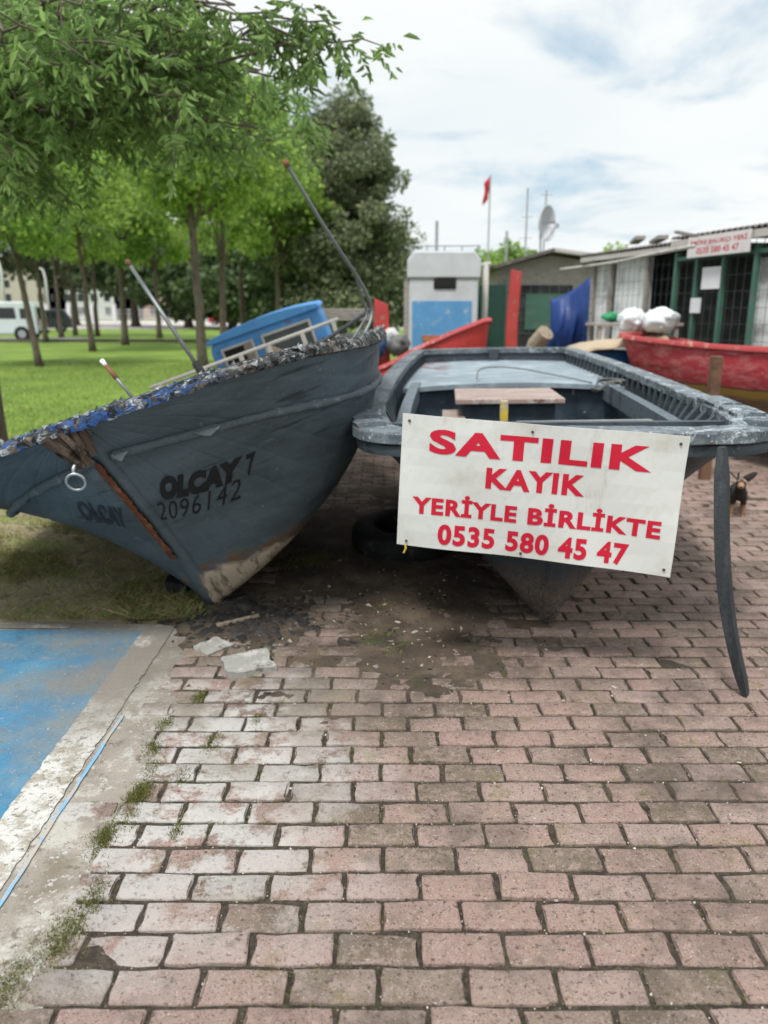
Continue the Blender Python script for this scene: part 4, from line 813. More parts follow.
zw = at(443, 282, 15)[2]; w_ = MB().box((.02, -.014, zw), (.42, .03, .25)).build('window', M['black'], ki, bevel=.05); MB().box((.02, -.032, zw), (.34, .01, .17)).build('pane', M['dark'], w_)
MB().box((-.02, -.03, zb), (.75, .03, .10)).build('ledge', m_orange, ki)
MB().box((-kw / 2 - .05, .5, 1.1), (.09, .9, 1.9)).build('side_duct', m_grey_w, ki)
rl = MB()
for y in (.0, 1.7): rl.tube([(-kw / 2, y, kh + .09), (kw / 2, y, kh + .09)], .012, 6)
for x in np.linspace(-kw / 2, kw / 2, 5): rl.tube([(x, .0, kh - .02), (x, .0, kh + .09)], .01, 6)
for x in (-kw / 2, kw / 2): rl.tube([(x, 0, kh + .09), (x, 1.7, kh + .09)], .012, 6)
rl.build('roof_rail', M['alu'], ki)
k2 = at(486, 265, 15.6); tag(MB().tube([(k2[0], 15.6, 0), (k2[0], 15.6, k2[2])], .06, 10).tube([(k2[0] - .10, 15.6, k2[2] - .02), (k2[0] + .1, 15.6, k2[2] + .02)], .05, 8).build('lamp_post', m_fascia, smooth=True), 'stout pale post standing right behind the white kiosk', 'post')
m_pole = mat('grey_mast', (.30, .31, .32), .5)
fp = at(490.5, 175, 24); fl_ = thing('flag_pole', 'tall thin pole flying a red flag behind the kiosk', 'flag pole', (fp[0], 24, 0))
MB().tube([(0, 0, 0), (0, 0, fp[2])], .022, 8).build('pole', m_pole, fl_)
G = [[(-.02 - u * .16 + .03 * math.sin(v * 5), .05 * math.sin(u * 7 + v * 3), fp[2] - .04 - v * .62 - u * .18) for v in np.linspace(0, 1, 8)] for u in np.linspace(0, 1, 8)]
fg = MB().grid(G).build('flag', mat('red_flag_cloth', (.45, .02, .03), .8), fl_, smooth=True); fg.modifiers.new('s', 'SOLIDIFY').thickness = .004
dm = at(541, 224, 18); dish = thing('satellite_dish', 'grey satellite dish tipped on a roof mast of the far shed', 'satellite dish', dm)
G = []
for i in range(9):
    r_ = .30 * i / 8; G.append([(r_ * .62 * math.cos(a) + .12 * (i / 8) ** 2, r_ * .35 * math.cos(a) - .16 * (i / 8) ** 2 * 1.0, r_ * 1.25 * math.sin(a)) for a in np.linspace(0, 2 * math.pi, 25)])
o = MB().grid(G).build('reflector', mat('grey_dish_metal', (.44, .45, .47), .5), dish, smooth=True); o.modifiers.new('s', 'SOLIDIFY').thickness = .012
MB().tube([(0, .05, 0), (.03, .1, -.45), (.03, .1, -1.0)], .022, 8).build('mast', m_pole, dish); MB().tube([(.1, -.1, -.35), (.26, -.4, -.1)], .012, 6).build('arm', m_pole, dish); MB().box((.27, -.42, -.08), (.07, .07, .09)).build('receiver', m_pole, dish)
for px, pt, G_, lab in ((528, 188, 18.3, 'tall thin aerial mast left of the satellite dish'), (546.5, 190, 18.4, 'thin aerial mast right of the satellite dish')):
    p = at(px, pt, G_); o = thing('aerial_mast', lab, 'aerial', (p[0], G_, 0)); MB().tube([(0, 0, 0), (0, 0, p[2])], .02, 6).build('pole', m_pole, o)
    for k in range(3): MB().tube([(-.14, 0, p[2] - .1 - .45 * k - (.5 if px < 530 else 0)), (.14, 0, p[2] - .1 - .45 * k - (.5 if px < 530 else 0))], .008, 5).build('crossbar', m_pole, o)
for px, pt, G_, lab in ((437, 221, 40, 'slim utility pole rising behind the white kiosk roof'), (507, 231, 45, 'short utility pole with crossarms right of the flag pole')):
    p = at(px, pt, G_); o = thing('utility_pole', lab, 'pole', (p[0], G_, 0)); MB().tube([(0, 0, 0), (0, 0, p[2])], .07, 8).build('shaft', m_pole, o); MB().box((0, 0, p[2] - .4), (.35 if px > 500 else .14, .06, .07)).build('crossarm', m_pole, o)
# clutter between the boats' sterns
m_clut = [mat('clutter_' + c, col, .7, [((.1, .09, .08), 5, .55, .7, {})], bump=.3) for c, col in (('blue', (.05, .12, .28)), ('white', (.5, .5, .48)), ('red', (.35, .04, .04)), ('grey', (.12, .12, .12)))]
for k, (px, py, G_, r_, nm, lab, ci) in enumerate(((379, 343, 12.2, (.16, .15, .22), 'sack', 'dull blue sack behind the shoulder of the leaning boat', 0), (391, 340, 12.4, (.14, .14, .18), 'sack', 'dirty white bundle beside the dull blue sack', 1), (398, 345, 12.0, (.2, .2, .2), 'tarpaulin_heap', 'dark grey heap of sheeting before the white kiosk', 3))):
    p = at(px, py, G_); p[2] = max(p[2], r_[2]); lump(nm, p, r_, m_clut[ci], 11 + k, lab, 'sack' if k < 2 else 'heap')
rb = at(382, 305, 12.5); tag(MB().prism([(rb[0] - .16, 0), (rb[0] + .16, 0), (rb[0] + .10, rb[2]), (rb[0] - .12, rb[2] + .1)], 12.5, 12.6).build('upright_board', m_redb, bevel=.01), 'dark red board standing on end left of the white kiosk', 'board')
pk = thing('plank_stack', 'stack of grey planks on trestles behind the blue boat cabin', 'planks', at(338, 312, 12) - [0, 0, .1], (0, 0, R(8)))
for k in range(4): MB().box((.04 * k, 0, .045 * k), (1.0 - .1 * k, .5, .035)).build('plank', m_grey_w, pk)
for x in (-.4, .4): MB().box((x, 0, -.72), (.06, .4, 1.4)).build('trestle', m_grey_w, pk)

# ------------------------------------------------------------------ tyre, rubble, dog, plants on the ground
ty = thing('tyre', 'old black tyre lying in the shadow between both boats', 'tyre', (.12, 4.55, .10), (R(4), R(-3), 0))
pr = []
for k in range(16):
    a = 2 * math.pi * k / 16; pr.append((.235 + .085 * math.copysign(abs(math.cos(a)) ** .7, math.cos(a)), .085 * math.copysign(abs(math.sin(a)) ** .6, math.sin(a))))
G = [[(r_ * math.cos(b), r_ * math.sin(b), z) for r_, z in pr + pr[:1]] for b in np.linspace(0, 2 * math.pi, 49)]
MB().grid(G).build('tread', M['black'], ty, smooth=True)
def rock(name, c, r, seed, m, lab, cat, rz=0, group=None):
    bm = bmesh.new(); bmesh.ops.create_cube(bm, size=2); bmesh.ops.subdivide_edges(bm, edges=bm.edges, cuts=5, use_grid_fill=True)
    for v in bm.verts:
        p = v.co.copy(); k = 1 - .10 * (abs(p.x) ** 4 + abs(p.y) ** 4) / 2 + .62 * (fbm(p.x * 1.4 + seed, p.y * 1.4, 3, seed) - .5); v.co = Vector((p.x * r[0] * k, p.y * r[1] * k, p.z * r[2] * (1 - .35 * p.x * (p.z > 0)) + .012 * (fbm(p.x * 3 + seed, p.y * 3, 3, seed) - .5)))
    me = bpy.data.meshes.new(name); bm.to_mesh(me); bm.free(); o = link(name, me, m, loc=c); o.rotation_euler = (R(3), R(-4), rz); return tag(o, lab, cat, group)
c_ = gr(250, 671); rock('concrete_chunk', (c_[0], c_[1], .026), (.105, .085, .022), 2, M['concrete'], 'flat broken concrete chunk on the ground before the leaning bow', 'rubble', R(24))
c_ = gr(213, 650); rock('broken_slab', (c_[0], c_[1], .012), (.075, .06, .014), 6, M['concrete'], 'thin broken slab left of the flat concrete chunk', 'rubble', R(50))
c_ = gr(180, 598); rock('stone', (c_[0], c_[1], .05), (.055, .05, .05), 9, M['black'], 'dark charred lump wedged beside the bow foot of the leaning boat', 'stone')
c_ = gr(237, 628); tag(MB().bar((c_[0] - .08, c_[1] - .05, .035), (c_[0] + .09, c_[1] + .08, .03), .02, .012).build('wood_strip', M['wood_pale']), 'grey wood strip lying in the black debris by the bow', 'wood')
m_litter = mat('burnt_litter', (.03, .028, .026), .9, [((.02, .02, .02), 9, .5, .6, {})], island=.7); m_chips = mat('pale_chips', (.34, .31, .27), .9, island=.5)
def scatter(name, n, cen, sd_, size, m, zf, flat=.5):
    V = []; Q = []; rg = np.random.default_rng(len(name) * 7 + n)
    for k in range(n):
        x = cen[0] + rg.normal() * sd_[0]; y = cen[1] + rg.normal() * sd_[1]; s_ = size * math.exp(rg.normal() * .5); a = rg.random() * 6.3; z = zf(np.array(x), np.array(y)) + s_ * .1
        b = len(V); ca, sa = math.cos(a), math.sin(a); l = s_ * (1 + rg.random() * 1.5)
        for i, (u, v, w) in enumerate(((-l, -s_, 0), (l, -s_ * .7, 0), (l * .8, s_, 0), (-l * .9, s_ * .8, 0), (-l * .7, -s_ * .6, 1), (l * .7, -s_ * .5, 1), (l * .5, s_ * .6, 1), (-l * .6, s_ * .6, 1))):
            V.append((x + u * ca - v * sa, y + u * sa + v * ca, z - s_ * .25 + w * s_ * flat * (1 + .6 * rg.normal())))
        for f in ((4, 5, 6, 7), (0, 1, 5, 4), (1, 2, 6, 5), (2, 3, 7, 6), (3, 0, 4, 7)): Q.append(tuple(b + i for i in f))
    return struct(link(name, fastmesh(name, V, Q), m), 'stuff')
gz = lambda x, y: np.maximum(dirt_z(x, y), .006)
scatter('burnt_debris', 600, (-.66, 3.40), (.16, .14), .008, m_litter, gz); scatter('litter_chips', 420, (.0, 3.5), (.5, .55), .0026, m_chips, gz)
scatter('gravel', 500, (.9, 2.4), (1.1, .75), .0016, m_chips, lambda x, y: x * 0 + .0125)
scatter('twig_litter', 700, (-.1, 3.35), (.5, .4), .0045, m_litter, gz, .3)

V = []; Q = []; rj = np.random.default_rng(77)              # grit lying in the joints
for k in range(5200):
    row = rj.integers(-2, 34)
    if rj.random() < .62: x = rj.uniform(-.85, 2.2); y = 1.403 + PY * row + rj.normal() * .002
    else: x = (.187 if row % 2 == 0 else .092) + PX * rj.integers(-5, 11) + rj.normal() * .002; y = 1.403 + PY * (row - rj.random())
    r_ = .0016 * math.exp(rj.normal() * .45); b = len(V); a = rj.random() * 6.3
    V += [(x + r_ * math.cos(a + i * 1.571) * (1 + .3 * rj.normal()), y + r_ * math.sin(a + i * 1.571), .0065) for i in range(4)] + [(x + .4 * r_ * rj.normal(), y + .3 * r_ * rj.normal(), .0072 + r_ * 1.2)]
    Q += [(b + i, b + (i + 1) % 4, b + 4) for i in range(4)]
m_grit = mat('joint_grit', (.17, .135, .10), .95, [((.46, .42, .37), 0, .6, 1.0, {'island': True})], island=.6)
struct(link('joint_grit', fastmesh('joint_grit', V, Q), m_grit), 'stuff')
m_blade = mat('grass_blades', (.16, .235, .032), .8, [((.25, .25, .07), 0, .45, 1.3, {'island': True})], island=.45, translucent=.25)
m_dry = mat('dry_grass_blades', (.36, .30, .15), .9, [((.15, .22, .045), 0, .45, .8, {'island': True})], island=.4, translucent=.2)
m_moss = mat('moss_blades', (.115, .135, .03), .9, [((.19, .13, .05), 0, .55, 1.2, {'island': True})], island=.45, translucent=.15)
def blades(name, P, h, w, m, lean=.6, seed=1):
    rg = np.random.default_rng(seed); P = np.asarray(P); n = len(P); a = rg.random(n) * 6.283; hh = h * np.exp(rg.normal(size=n) * .4); ln = rg.normal(size=(n, 2)) * lean * hh[:, None]
    d = np.stack([np.cos(a), np.sin(a), 0 * a], 1) * w; V = np.empty((n, 4, 3)); up = np.stack([ln[:, 0], ln[:, 1], hh], 1)
    V[:, 0] = P - d; V[:, 1] = P + d; V[:, 2] = P + up * .6 + d * .6 + [0, 0, .1 * h]; V[:, 3] = P + up
    Q = np.arange(n * 4).reshape(n, 4)[:, [0, 1, 2, 3]]
    return struct(link(name, fastmesh(name, V.reshape(-1, 3), Q), m), 'stuff')
rg = np.random.default_rng(3)
NB = 230000; x = rg.uniform(-4.2, -.80, NB); y = 3.37 + 4.6 * rg.random(NB) ** 1.4; k = rg.random(NB) < np.clip((fbm(x * 2.2, y * 2.2, 4, 5) - .36) * 5, .12, 1) * np.clip(1.5 - (y - 3.4) / 4, .25, 1)
x, y = x[k], y[k]; blades('dry_grass', np.stack([x, y, .012 + .035 * fbm(x * 3, y * 3, 4) - .06 * np.clip((x + .95) / .25, 0, 1)], 1), .026, .0019, m_dry, .9, 4)
x = rg.uniform(-16, 0.4, 90000); y = 8.2 + 16 * rg.random(90000) ** 1.6; blades('lawn_grass', np.stack([x, y, 0 * x - .004], 1), .028, .006, m_blade, .6, 6)
P = []
for px, py, n, sd_ in ((102, 842, 260, .022), (130, 818, 120, .02), (140, 796, 300, .022), (152, 752, 160, .02), (166, 726, 90, .018), (60, 944, 420, .028), (14, 985, 420, .03), (2, 1004, 160, .03), (95, 898, 120, .02), (200, 700, 90, .02), (150, 775, 120, .02), (232, 696, 60, .02), (215, 745, 80, .02), (182, 780, 70, .015), (258, 722, 60, .015), (176, 836, 50, .012)):
    c_ = gr(px, py); q = rg.normal(size=(n * 5, 2)) * [sd_ * .8, sd_ * 1.5]; P += [(c_[0] + a, c_[1] + b, .008) for a, b in q]
blades('moss', P, .0075, .0014, m_moss, .6, 8)
P = []                                   # thin growth along the open joints
for row in range(-2, 40):
    y1 = 1.403 + PY * row
    for k in range(90):
        x_ = rg.uniform(-.95, 2.4)
        if fbm(x_ * 1.6, y1 * 1.6, 3, 7) + .17 * (x_ < .05) > .50 + .06 * rg.random(): P.append((x_, y1 + rg.normal() * .003, .004))
for k in range(9000):                     # and in the cross joints
    row = rg.integers(-2, 40); y1 = 1.403 + PY * row; x_ = (.187 if row % 2 == 0 else .092) + PX * rg.integers(-6, 12); y_ = y1 - PY * rg.random()
    if fbm(x_ * 1.6, y_ * 1.6, 3, 7) + .12 * (x_ < .05) > .46 + .06 * rg.random(): P.append((x_ + rg.normal() * .003, y_, .004))
blades('joint_growth', P, .009, .0013, m_moss, .9, 9)
P = []
for px, py, n, sd_ in ((148, 618, 500, .07), (120, 600, 300, .08), (310, 562, 420, .09), (160, 606, 250, .05), (380, 640, 60, .05), (383, 610, 60, .05), (290, 570, 160, .08), (395, 655, 40, .03)):
    c_ = gr(px, py); q = rg.normal(size=(n, 2)) * sd_; P += [(c_[0] + a, c_[1] + b, float(max(.0, dirt_z(np.array(c_[0] + a), np.array(c_[1] + b))))) for a, b in q]
blades('weeds', P, .016, .0018, m_moss, .9, 10)

# small dog behind the board
m_dog = mat('black_and_tan_coat', (.014, .012, .011), .7, [((.24, .13, .06), 3, 0, .05, {'pos': (('z', .115, .10),), 'pj': .012}), ((.5, .45, .38), 3, 0, .05, {'pos': (('x', .165, .176), ('z', .17, .155), ('z', .10, .112)), 'pj': .008}), ((.30, .19, .11), 3, 0, .05, {'pos': (('x', .222, .232),), 'pj': .006})], var=.2, bump=.3, bscale=150)
dg = gr(737, 518); dog = thing('dog', 'small black and tan dog with large pricked ears peeping past the leaning board', 'dog', (dg[0] + .035, dg[1] + .10, 0), (0, 0, R(-112))); dog.scale = (.93, .93, .93)
# local +x is the way the dog faces
nodes = [(-.14, 0, .185, .058), (-.05, 0, .180, .056), (.05, 0, .180, .062), (.12, 0, .195, .060), (.155, 0, .225, .040), (.175, 0, .262, .036), (.195, 0, .288, .046), (.235, 0, .275, .025), (.262, 0, .268, .015)]
edges = [(i, i + 1) for i in range(8)]
def limb(root, pts):
    p = root
    for q in pts: nodes.append(q); edges.append((p, len(nodes) - 1)); p = len(nodes) - 1
for s_ in (-1, 1):
    limb(3, [(.125, .038 * s_, .150, .026), (.118, .040 * s_, .085, .014), (.124, .040 * s_, .018, .012), (.145, .040 * s_, .011, .012)])
    limb(0, [(-.135, .040 * s_, .135, .036), (-.105, .042 * s_, .100, .018), (-.155, .042 * s_, .062, .012), (-.145, .042 * s_, .016, .012), (-.122, .042 * s_, .011, .012)])
limb(0, [(-.195, 0, .215, .014), (-.235, 0, .255, .010), (-.235, 0, .295, .007)])
me = bpy.data.meshes.new('body'); me.from_pydata([n[:3] for n in nodes], edges, []); o = link('body', me, m_dog, dog)
sk = o.modifiers.new('skin', 'SKIN'); sk.use_smooth_shade = True; me.skin_vertices[0].data[1].use_root = True
for i, n in enumerate(nodes): me.skin_vertices[0].data[i].radius = (n[3], n[3])
o.modifiers.new('sub', 'SUBSURF').levels = 2; o.modifiers['sub'].render_levels = 2
for s_ in (-1, 1):
    G = []
    for i in range(6):
        f = i / 5; w = .027 * (1 - f) ** .6 * (1 + f * .7); c0 = np.array([.183 - .010 * f, (.028 + .075 * f) * s_, .318 + .062 * f]); G.append([c0 + [0, -w * .75, w * .7], c0 + [.012 * (1 - f) - .02 * (1 - f), 0, 0], c0 + [0, w * .75, -w * .7]])
    e = MB().grid(G).build('ear', mat('dark_ear', (.035, .027, .024), .8), dog, smooth=True); e.modifiers.new('s', 'SOLIDIFY').thickness = .005
    bm = MB(); bm.tube([(.226, .022 * s_, .300), (.233, .023 * s_, .300)], [.008, .006], 8); bm.build('eye', M['black'], dog)
    MB().tube([(.222, .020 * s_, .313), (.230, .021 * s_, .312)], [.008, .005], 8).build('brow_spot', mat('tan_spot', (.4, .24, .12), .8), dog)
MB().tube([(.270, 0, .273), (.281, 0, .271)], [.009, .006], 8).build('nose', M['black'], dog)

# ------------------------------------------------------------------ trees
m_bark = mat('grey_brown_bark', (.13, .105, .08), .95, [((.06, .045, .035), 14, .5, .65, {'stretch': (1, 1, .3)}), ((.2, .19, .16), 9, .6, .7, {})], bump=1, bscale=30)
def leafmat(name, c, isl=.45, tr=.4, c2=None):
    return mat(name, c, .55, [(c2 or (c[0] * 1.7, c[1] * 1.45, c[2] * .9), 0, .55, 1.3, {'island': True})], var=.3, vscale=.8, island=isl, translucent=tr, spec=.35)
L_near = leafmat('ash_leaves', (.21, .33, .10), .45, .6, (.30, .42, .13)); L_mid = leafmat('fresh_green_leaves', (.32, .46, .12), .45, .6); L_mid2 = leafmat('mid_green_leaves', (.27, .41, .115), .45, .6); L_dark = leafmat('dark_green_leaves', (.10, .145, .07), .5, .35); L_grey = leafmat('grey_green_leaves', (.19, .225, .135), .5, .4); L_far = leafmat('dark_far_leaves', (.09, .135, .06), .5, .35)
def leaves(name, C, D, ln, wd, m, parent, seed=1, fold=.25):
    """one small folded blade per row of C, pointing along D"""
    rg = np.random.default_rng(seed); n = len(C); D = D / (np.linalg.norm(D, axis=1)[:, None] + 1e-9)
    r = rg.normal(size=(n, 3)); r[:, 2] *= .5; S_ = np.cross(D, r); S_ /= np.linalg.norm(S_, axis=1)[:, None] + 1e-9; U = np.cross(S_, D)
    l = (ln * np.exp(rg.normal(size=n) * .2))[:, None]; w = l * wd
    V = np.empty((n, 6, 3)); V[:, 0] = C; V[:, 1] = C + D * l * .38 + S_ * w + U * l * fold * .5; V[:, 2] = C + D * l * .75 + S_ * w * .7 - U * l * .02; V[:, 3] = C + D * l - U * l * fold * .7; V[:, 4] = C + D * l * .75 - S_ * w * .7 - U * l * .02; V[:, 5] = C + D * l * .38 - S_ * w + U * l * fold * .5
    b = np.arange(n)[:, None] * 6; Q = np.concatenate([b + [0, 1, 2, 3], b + [0, 3, 4, 5]])
    return link(name, fastmesh(name, V.reshape(-1, 3), Q), m, parent)
def branch_path(a, b, sag, n=9, seed=0, jit=.05):
    rg = np.random.default_rng(seed); a = np.array(a, float); b = np.array(b, float); f = np.linspace(0, 1, n)[:, None]; j = rg.normal(size=(n, 3)) * jit * np.linalg.norm(b - a) * np.sin(f * 3.14)
    return a * (1 - f) + b * f + j + np.array([0, 0, 1]) * sag * np.sin(f * 3.1416)

def tree(name, label, cat, base, h_trunk, r_trunk, crown, m, n, leaf, group=None, lean=(0, 0), clumps=60, seed=1, cl=.5, droop=-.3, limbs=7, bottom=0.):
    """crown = (centre height above the base, rx, ry, rz); leaves gather in clumps spread through the crown's volume"""
    rg = np.random.default_rng(seed); t = thing(name, label, cat, base, group=group)
    cz, rx, ry, rz = crown; mb = MB(); top = np.array([lean[0], lean[1], h_trunk])
    P = branch_path((0, 0, -.1), top, 0, 10, seed, .010); P[:, :2] = P[:, :2] * .35 + np.linspace(0, 1, 10)[:, None] * top[:2] * .65
    rr = np.linspace(1.0, .45, 10) * r_trunk; rr[0] *= 1.35; mb.tube(P, rr, 10); top = P[-1]
    cen = np.array([lean[0], lean[1], cz]); K = []
    while len(K) < clumps:
        q = rg.uniform(-1, 1, 3); d = np.linalg.norm(q)
        if d > 1 or (d < .35 and rg.random() < .7): continue
        q = q * [rx, ry, rz]; q[:2] *= 1 - .35 * max(0, q[2] / rz); q += cen
        if q[2] < bottom: continue
        K.append(q)
    K = np.array(K)
    for i in range(min(limbs, clumps)):
        e = K[i]; s_ = P[rg.integers(5, 10)]; bp = branch_path(s_, e * .9 + s_ * .1, .1 * rz * rg.random(), 7, seed + i); mb.tube(bp, np.linspace(.42, .08, 7) * r_trunk, 6)
        for q in range(2):
            e2 = K[(i * 3 + q * 7 + limbs) % clumps]
            if np.linalg.norm(e2 - bp[4]) < rx: mb.tube(branch_path(bp[4], e2, 0, 5, seed + i + q), np.linspace(.18, .04, 5) * r_trunk, 5)
    mb.build('trunk', m_bark, t, smooth=True)
    ci = rg.integers(0, clumps, n); sz = cl * np.exp(rg.normal(size=clumps) * .35)
    off = rg.normal(size=(n, 3)); off *= (sz[ci] * rg.random(n) ** .33 / (np.linalg.norm(off, axis=1) + 1e-6))[:, None] * np.array([1, 1, .7])
    C = K[ci] + off; D = off / sz[ci][:, None] + rg.normal(size=(n, 3)) * .5 + [0, 0, droop]
    k = C[:, 2] > bottom - .3; leaves('crown', C[k], D[k], leaf[0], leaf[1], m, t, seed)
    return t
G_L = 'young trees in rows on the lawn'
# (picture column, distance, trunk radius, trunk height, crown centre, rx, rz, leaves, label, lean, material)
for i, (px, Y, r_, ht, cz, rx, rz, n, lab, ln_, mt) in enumerate((
    (37, 21.5, .10, 4.4, 5.0, 2.5, 2.1, 9000, 'slim young lawn tree with a lean, in front of the white van', (-.45, 0), L_mid2),
    (92, 30, .12, 4.8, 5.8, 2.7, 2.4, 8000, 'slender straight lawn tree between the white van and the short tilted pole', (-.2, 0), L_mid),
    (125, 36, .16, 5.0, 6.3, 3.0, 2.5, 8000, 'forked lawn tree just right of the slender straight one', (.1, 0), L_mid2),
    (202, 19, .13, 4.9, 5.6, 2.1, 1.9, 10000, 'thick pale barked tree rising left of the blue cabin', (-.1, 0), L_mid),
    (222, 23, .11, 5.2, 6.2, 2.3, 2.0, 9000, 'tree with an upswept fork directly behind the blue cabin', (.25, 0), L_mid2),
    (243, 40, .17, 5.4, 6.6, 3.1, 2.6, 7000, 'shaded lawn tree farther behind the blue cabin', (.1, 0), L_mid),
    (46, 39.2, .13, 5.0, 6.4, 2.8, 2.4, 5500, 'thin tree at the tail of the white van', (-.1, 0), L_mid),
    (62, 47, .15, 5.0, 7.0, 3.0, 2.6, 5000, 'thin distant tree before the dark parked car', (0, 0), L_mid2),
    (76, 52, .15, 5.2, 7.2, 3.1, 2.6, 5000, 'far slim tree standing on open lawn by the pale road', (0, 0), L_mid),
    (98, 50, .15, 5.2, 7.0, 3.0, 2.6, 5000, 'far slim tree beyond the slender straight lawn tree', (.1, 0), L_mid),
    (160, 46, .16, 5.0, 6.8, 3.2, 2.5, 6000, 'far lawn tree left of the long tilted pole', (0, 0), L_mid),
    (280, 33, .16, 5.0, 5.9, 2.4, 2.2, 7000, 'leafy lawn tree in front of the big dark tree', (0, 0), L_mid),
    )):
    p = at(px, 340, Y); tree('lawn_tree', lab, 'tree', (p[0], Y, 0), ht, r_, (cz, rx, rx, rz), mt, int(n * 1.7), (.125 if Y < 32 else .18, .3), G_L, ln_, 46, 40 + i, .62, bottom=3.0)
# dense tree and the darker wood behind
p = at(340, 300, 34); tree('dense_tree', 'big dense dark green tree right of centre behind both boats', 'tree', (p[0], 34, 0), 8, .3, (5.1, 2.7, 2.7, 4.9), L_grey, 64000, (.16, .3), None, (.1, 0), 190, 71, .62, bottom=.6)
p = at(312, 300, 37); tree('dense_tree', 'dark shaggy tree half hidden left of the big dense tree', 'tree', (p[0], 37, 0), 8, .3, (5.2, 3.0, 3.0, 4.6), L_dark, 44000, (.17, .3), None, (0, 0), 150, 72, .75, bottom=.4)
p = at(385, 300, 40); tree('dense_tree', 'lower lighter bushy tree at the right edge of the big dense tree', 'tree', (p[0], 40, 0), 3.2, .2, (2.9, 1.4, 1.4, 2.7), L_grey, 16000, (.16, .3), None, (0, 0), 60, 73, .5, bottom=.2)
for i, (px, Y, rx, rz, cz, lab) in enumerate(((-30, 88, 8, 5.5, 9.5, 'far dark tree at the left end of the park beyond the van'), (75, 95, 6, 4.0, 8.0, 'far dark round tree over the parked dark car'), (135, 84, 6.5, 4.4, 7.4, 'far dark spreading tree over the white railing'), (188, 78, 5.5, 4.0, 5.6, 'far dark tree with low boughs beside the thick pale barked tree'), (232, 74, 5, 4.4, 4.8, 'far black green tree behind the blue cabin'), (268, 70, 5, 4.4, 5.0, 'far dark tree between the blue cabin and big dense tree'), (300, 90, 7, 6.0, 7.5, 'tallest far dark tree behind the big dense tree'))):
    p = at(px, 313, Y); tree('park_tree', lab, 'tree', (p[0], Y, 0), cz - 1, .45, (cz, rx, rx, rz), L_far if i > 1 else L_dark, 9000, (.55, .36), 'dark trees at the far side of the park', (0, 0), 90, 90 + i, 1.2, bottom=1.2 if i > 2 else 3.6)
for i, (px, Y, lab) in enumerate(((505, 48, 'pale distant bush left of the far shed roof'), (486, 52, 'distant light green tree right behind the kiosk'), (612, 62, 'distant tree top showing over the shed roofs'))):
    p = at(px, 300, Y); tree('distant_tree', lab, 'tree', (p[0], Y, 0), 2.6, .15, ((3.4, 3.6, 4.3)[i], 2.0, 2.0, 1.8), L_mid2, 2500, (.3, .34), None, (0, 0), 30, 120 + i, .6, bottom=.8)

# the near ash tree whose crown hangs into the picture
Tb = np.array([-3.62, 7.0, 0.]); near = thing('ash_tree', 'near ash tree with drooping leafy branches overhanging the leaning boat', 'tree', Tb)
mb = MB(); trunk = np.array([(0, 0, -.1), (.02, 0, .5), (.0, .03, 1.2), (.05, .02, 2.0), (.10, -.05, 2.8), (.16, -.06, 3.6), (.2, -.1, 4.6), (.2, -.1, 5.8)]); mb.tube(trunk, [.17, .13, .12, .115, .105, .09, .07, .04], 12)
rg = np.random.default_rng(21); sprays = []
# limb ends: spread over the crown's near side, then all round it
ends = []
for px, py, G_ in ((15, 165, 5.6), (48, 185, 6.0), (-10, 130, 5.2), (95, 120, 6.0), (130, 98, 5.7), (165, 110, 6.5), (205, 130, 6.9), (240, 150, 7.2), (275, 140, 7.3), (292, 112, 7.0), (230, 90, 6.2), (180, 60, 5.6), (120, 45, 5.2), (60, 65, 5.0), (20, 25, 4.8), (80, 5, 5.2), (150, 5, 5.6), (210, 40, 6.0), (260, 70, 6.5), (296, 82, 6.9), (250, 110, 6.7), (275, 12, 5.7), (310, 22, 5.6), (342, 42, 5.6), (325, 50, 5.7), (285, 44, 5.9), (235, 5, 5.4), (40, 110, 5.6), (105, 80, 5.5), (60, 30, 6.6), (150, 80, 6.9), (10, 80, 6.4), (200, 95, 7.4), (25, 150, 7.2), (150, 40, 7.5), (90, 95, 7.8), (-40, 100, 6.2), (-60, 40, 5.5), (-30, 160, 6.6), (215, 120, 5.9), (258, 128, 6.3), (180, 95, 5.4)):
    ends.append(at(px, py, G_) - Tb)
for k in range(14):
    a = rg.uniform(.3, 3.6); r_ = rg.uniform(.8, 2.9); ends.append(np.array([math.cos(a) * r_ + .1, math.sin(a) * r_ + .3, rg.uniform(3.4, 6.6) - .2 * r_]))
ends = np.array(ends)
for i, e in enumerate(ends):
    hgt = np.clip(e[2] + .2 - .25 * np.linalg.norm(e[:2]), 1.9, 5.6); s_ = np.array([np.interp(hgt, trunk[:, 2], trunk[:, k]) for k in range(3)])
    bp = branch_path(s_, e, .35, 12, 300 + i, .03); L_ = np.linalg.norm(e - s_); mb.tube(bp, np.linspace(.030, .006, 12), 6)
    for k in range(3, 12):
        ntw = 2 if k > 4 else 1
        for q in range(ntw):
            d = rg.normal(size=3) * [1, 1, .55]; d /= np.linalg.norm(d); tw = bp[k] + d * rg.uniform(.15, .42) + [0, 0, -.03]
            mb.tube([bp[k], (bp[k] + tw) / 2 + [0, 0, .03], tw], [.007, .005, .003], 4, False)
            for f in (.35, .6, .8, 1.0):
                sprays.append((bp[k] * (1 - f) + tw * f, d))
    for q in range(3): sprays.append((bp[-1], rg.normal(size=3)))
mb.build('trunk', m_bark, near, smooth=True)
C = []; D = []
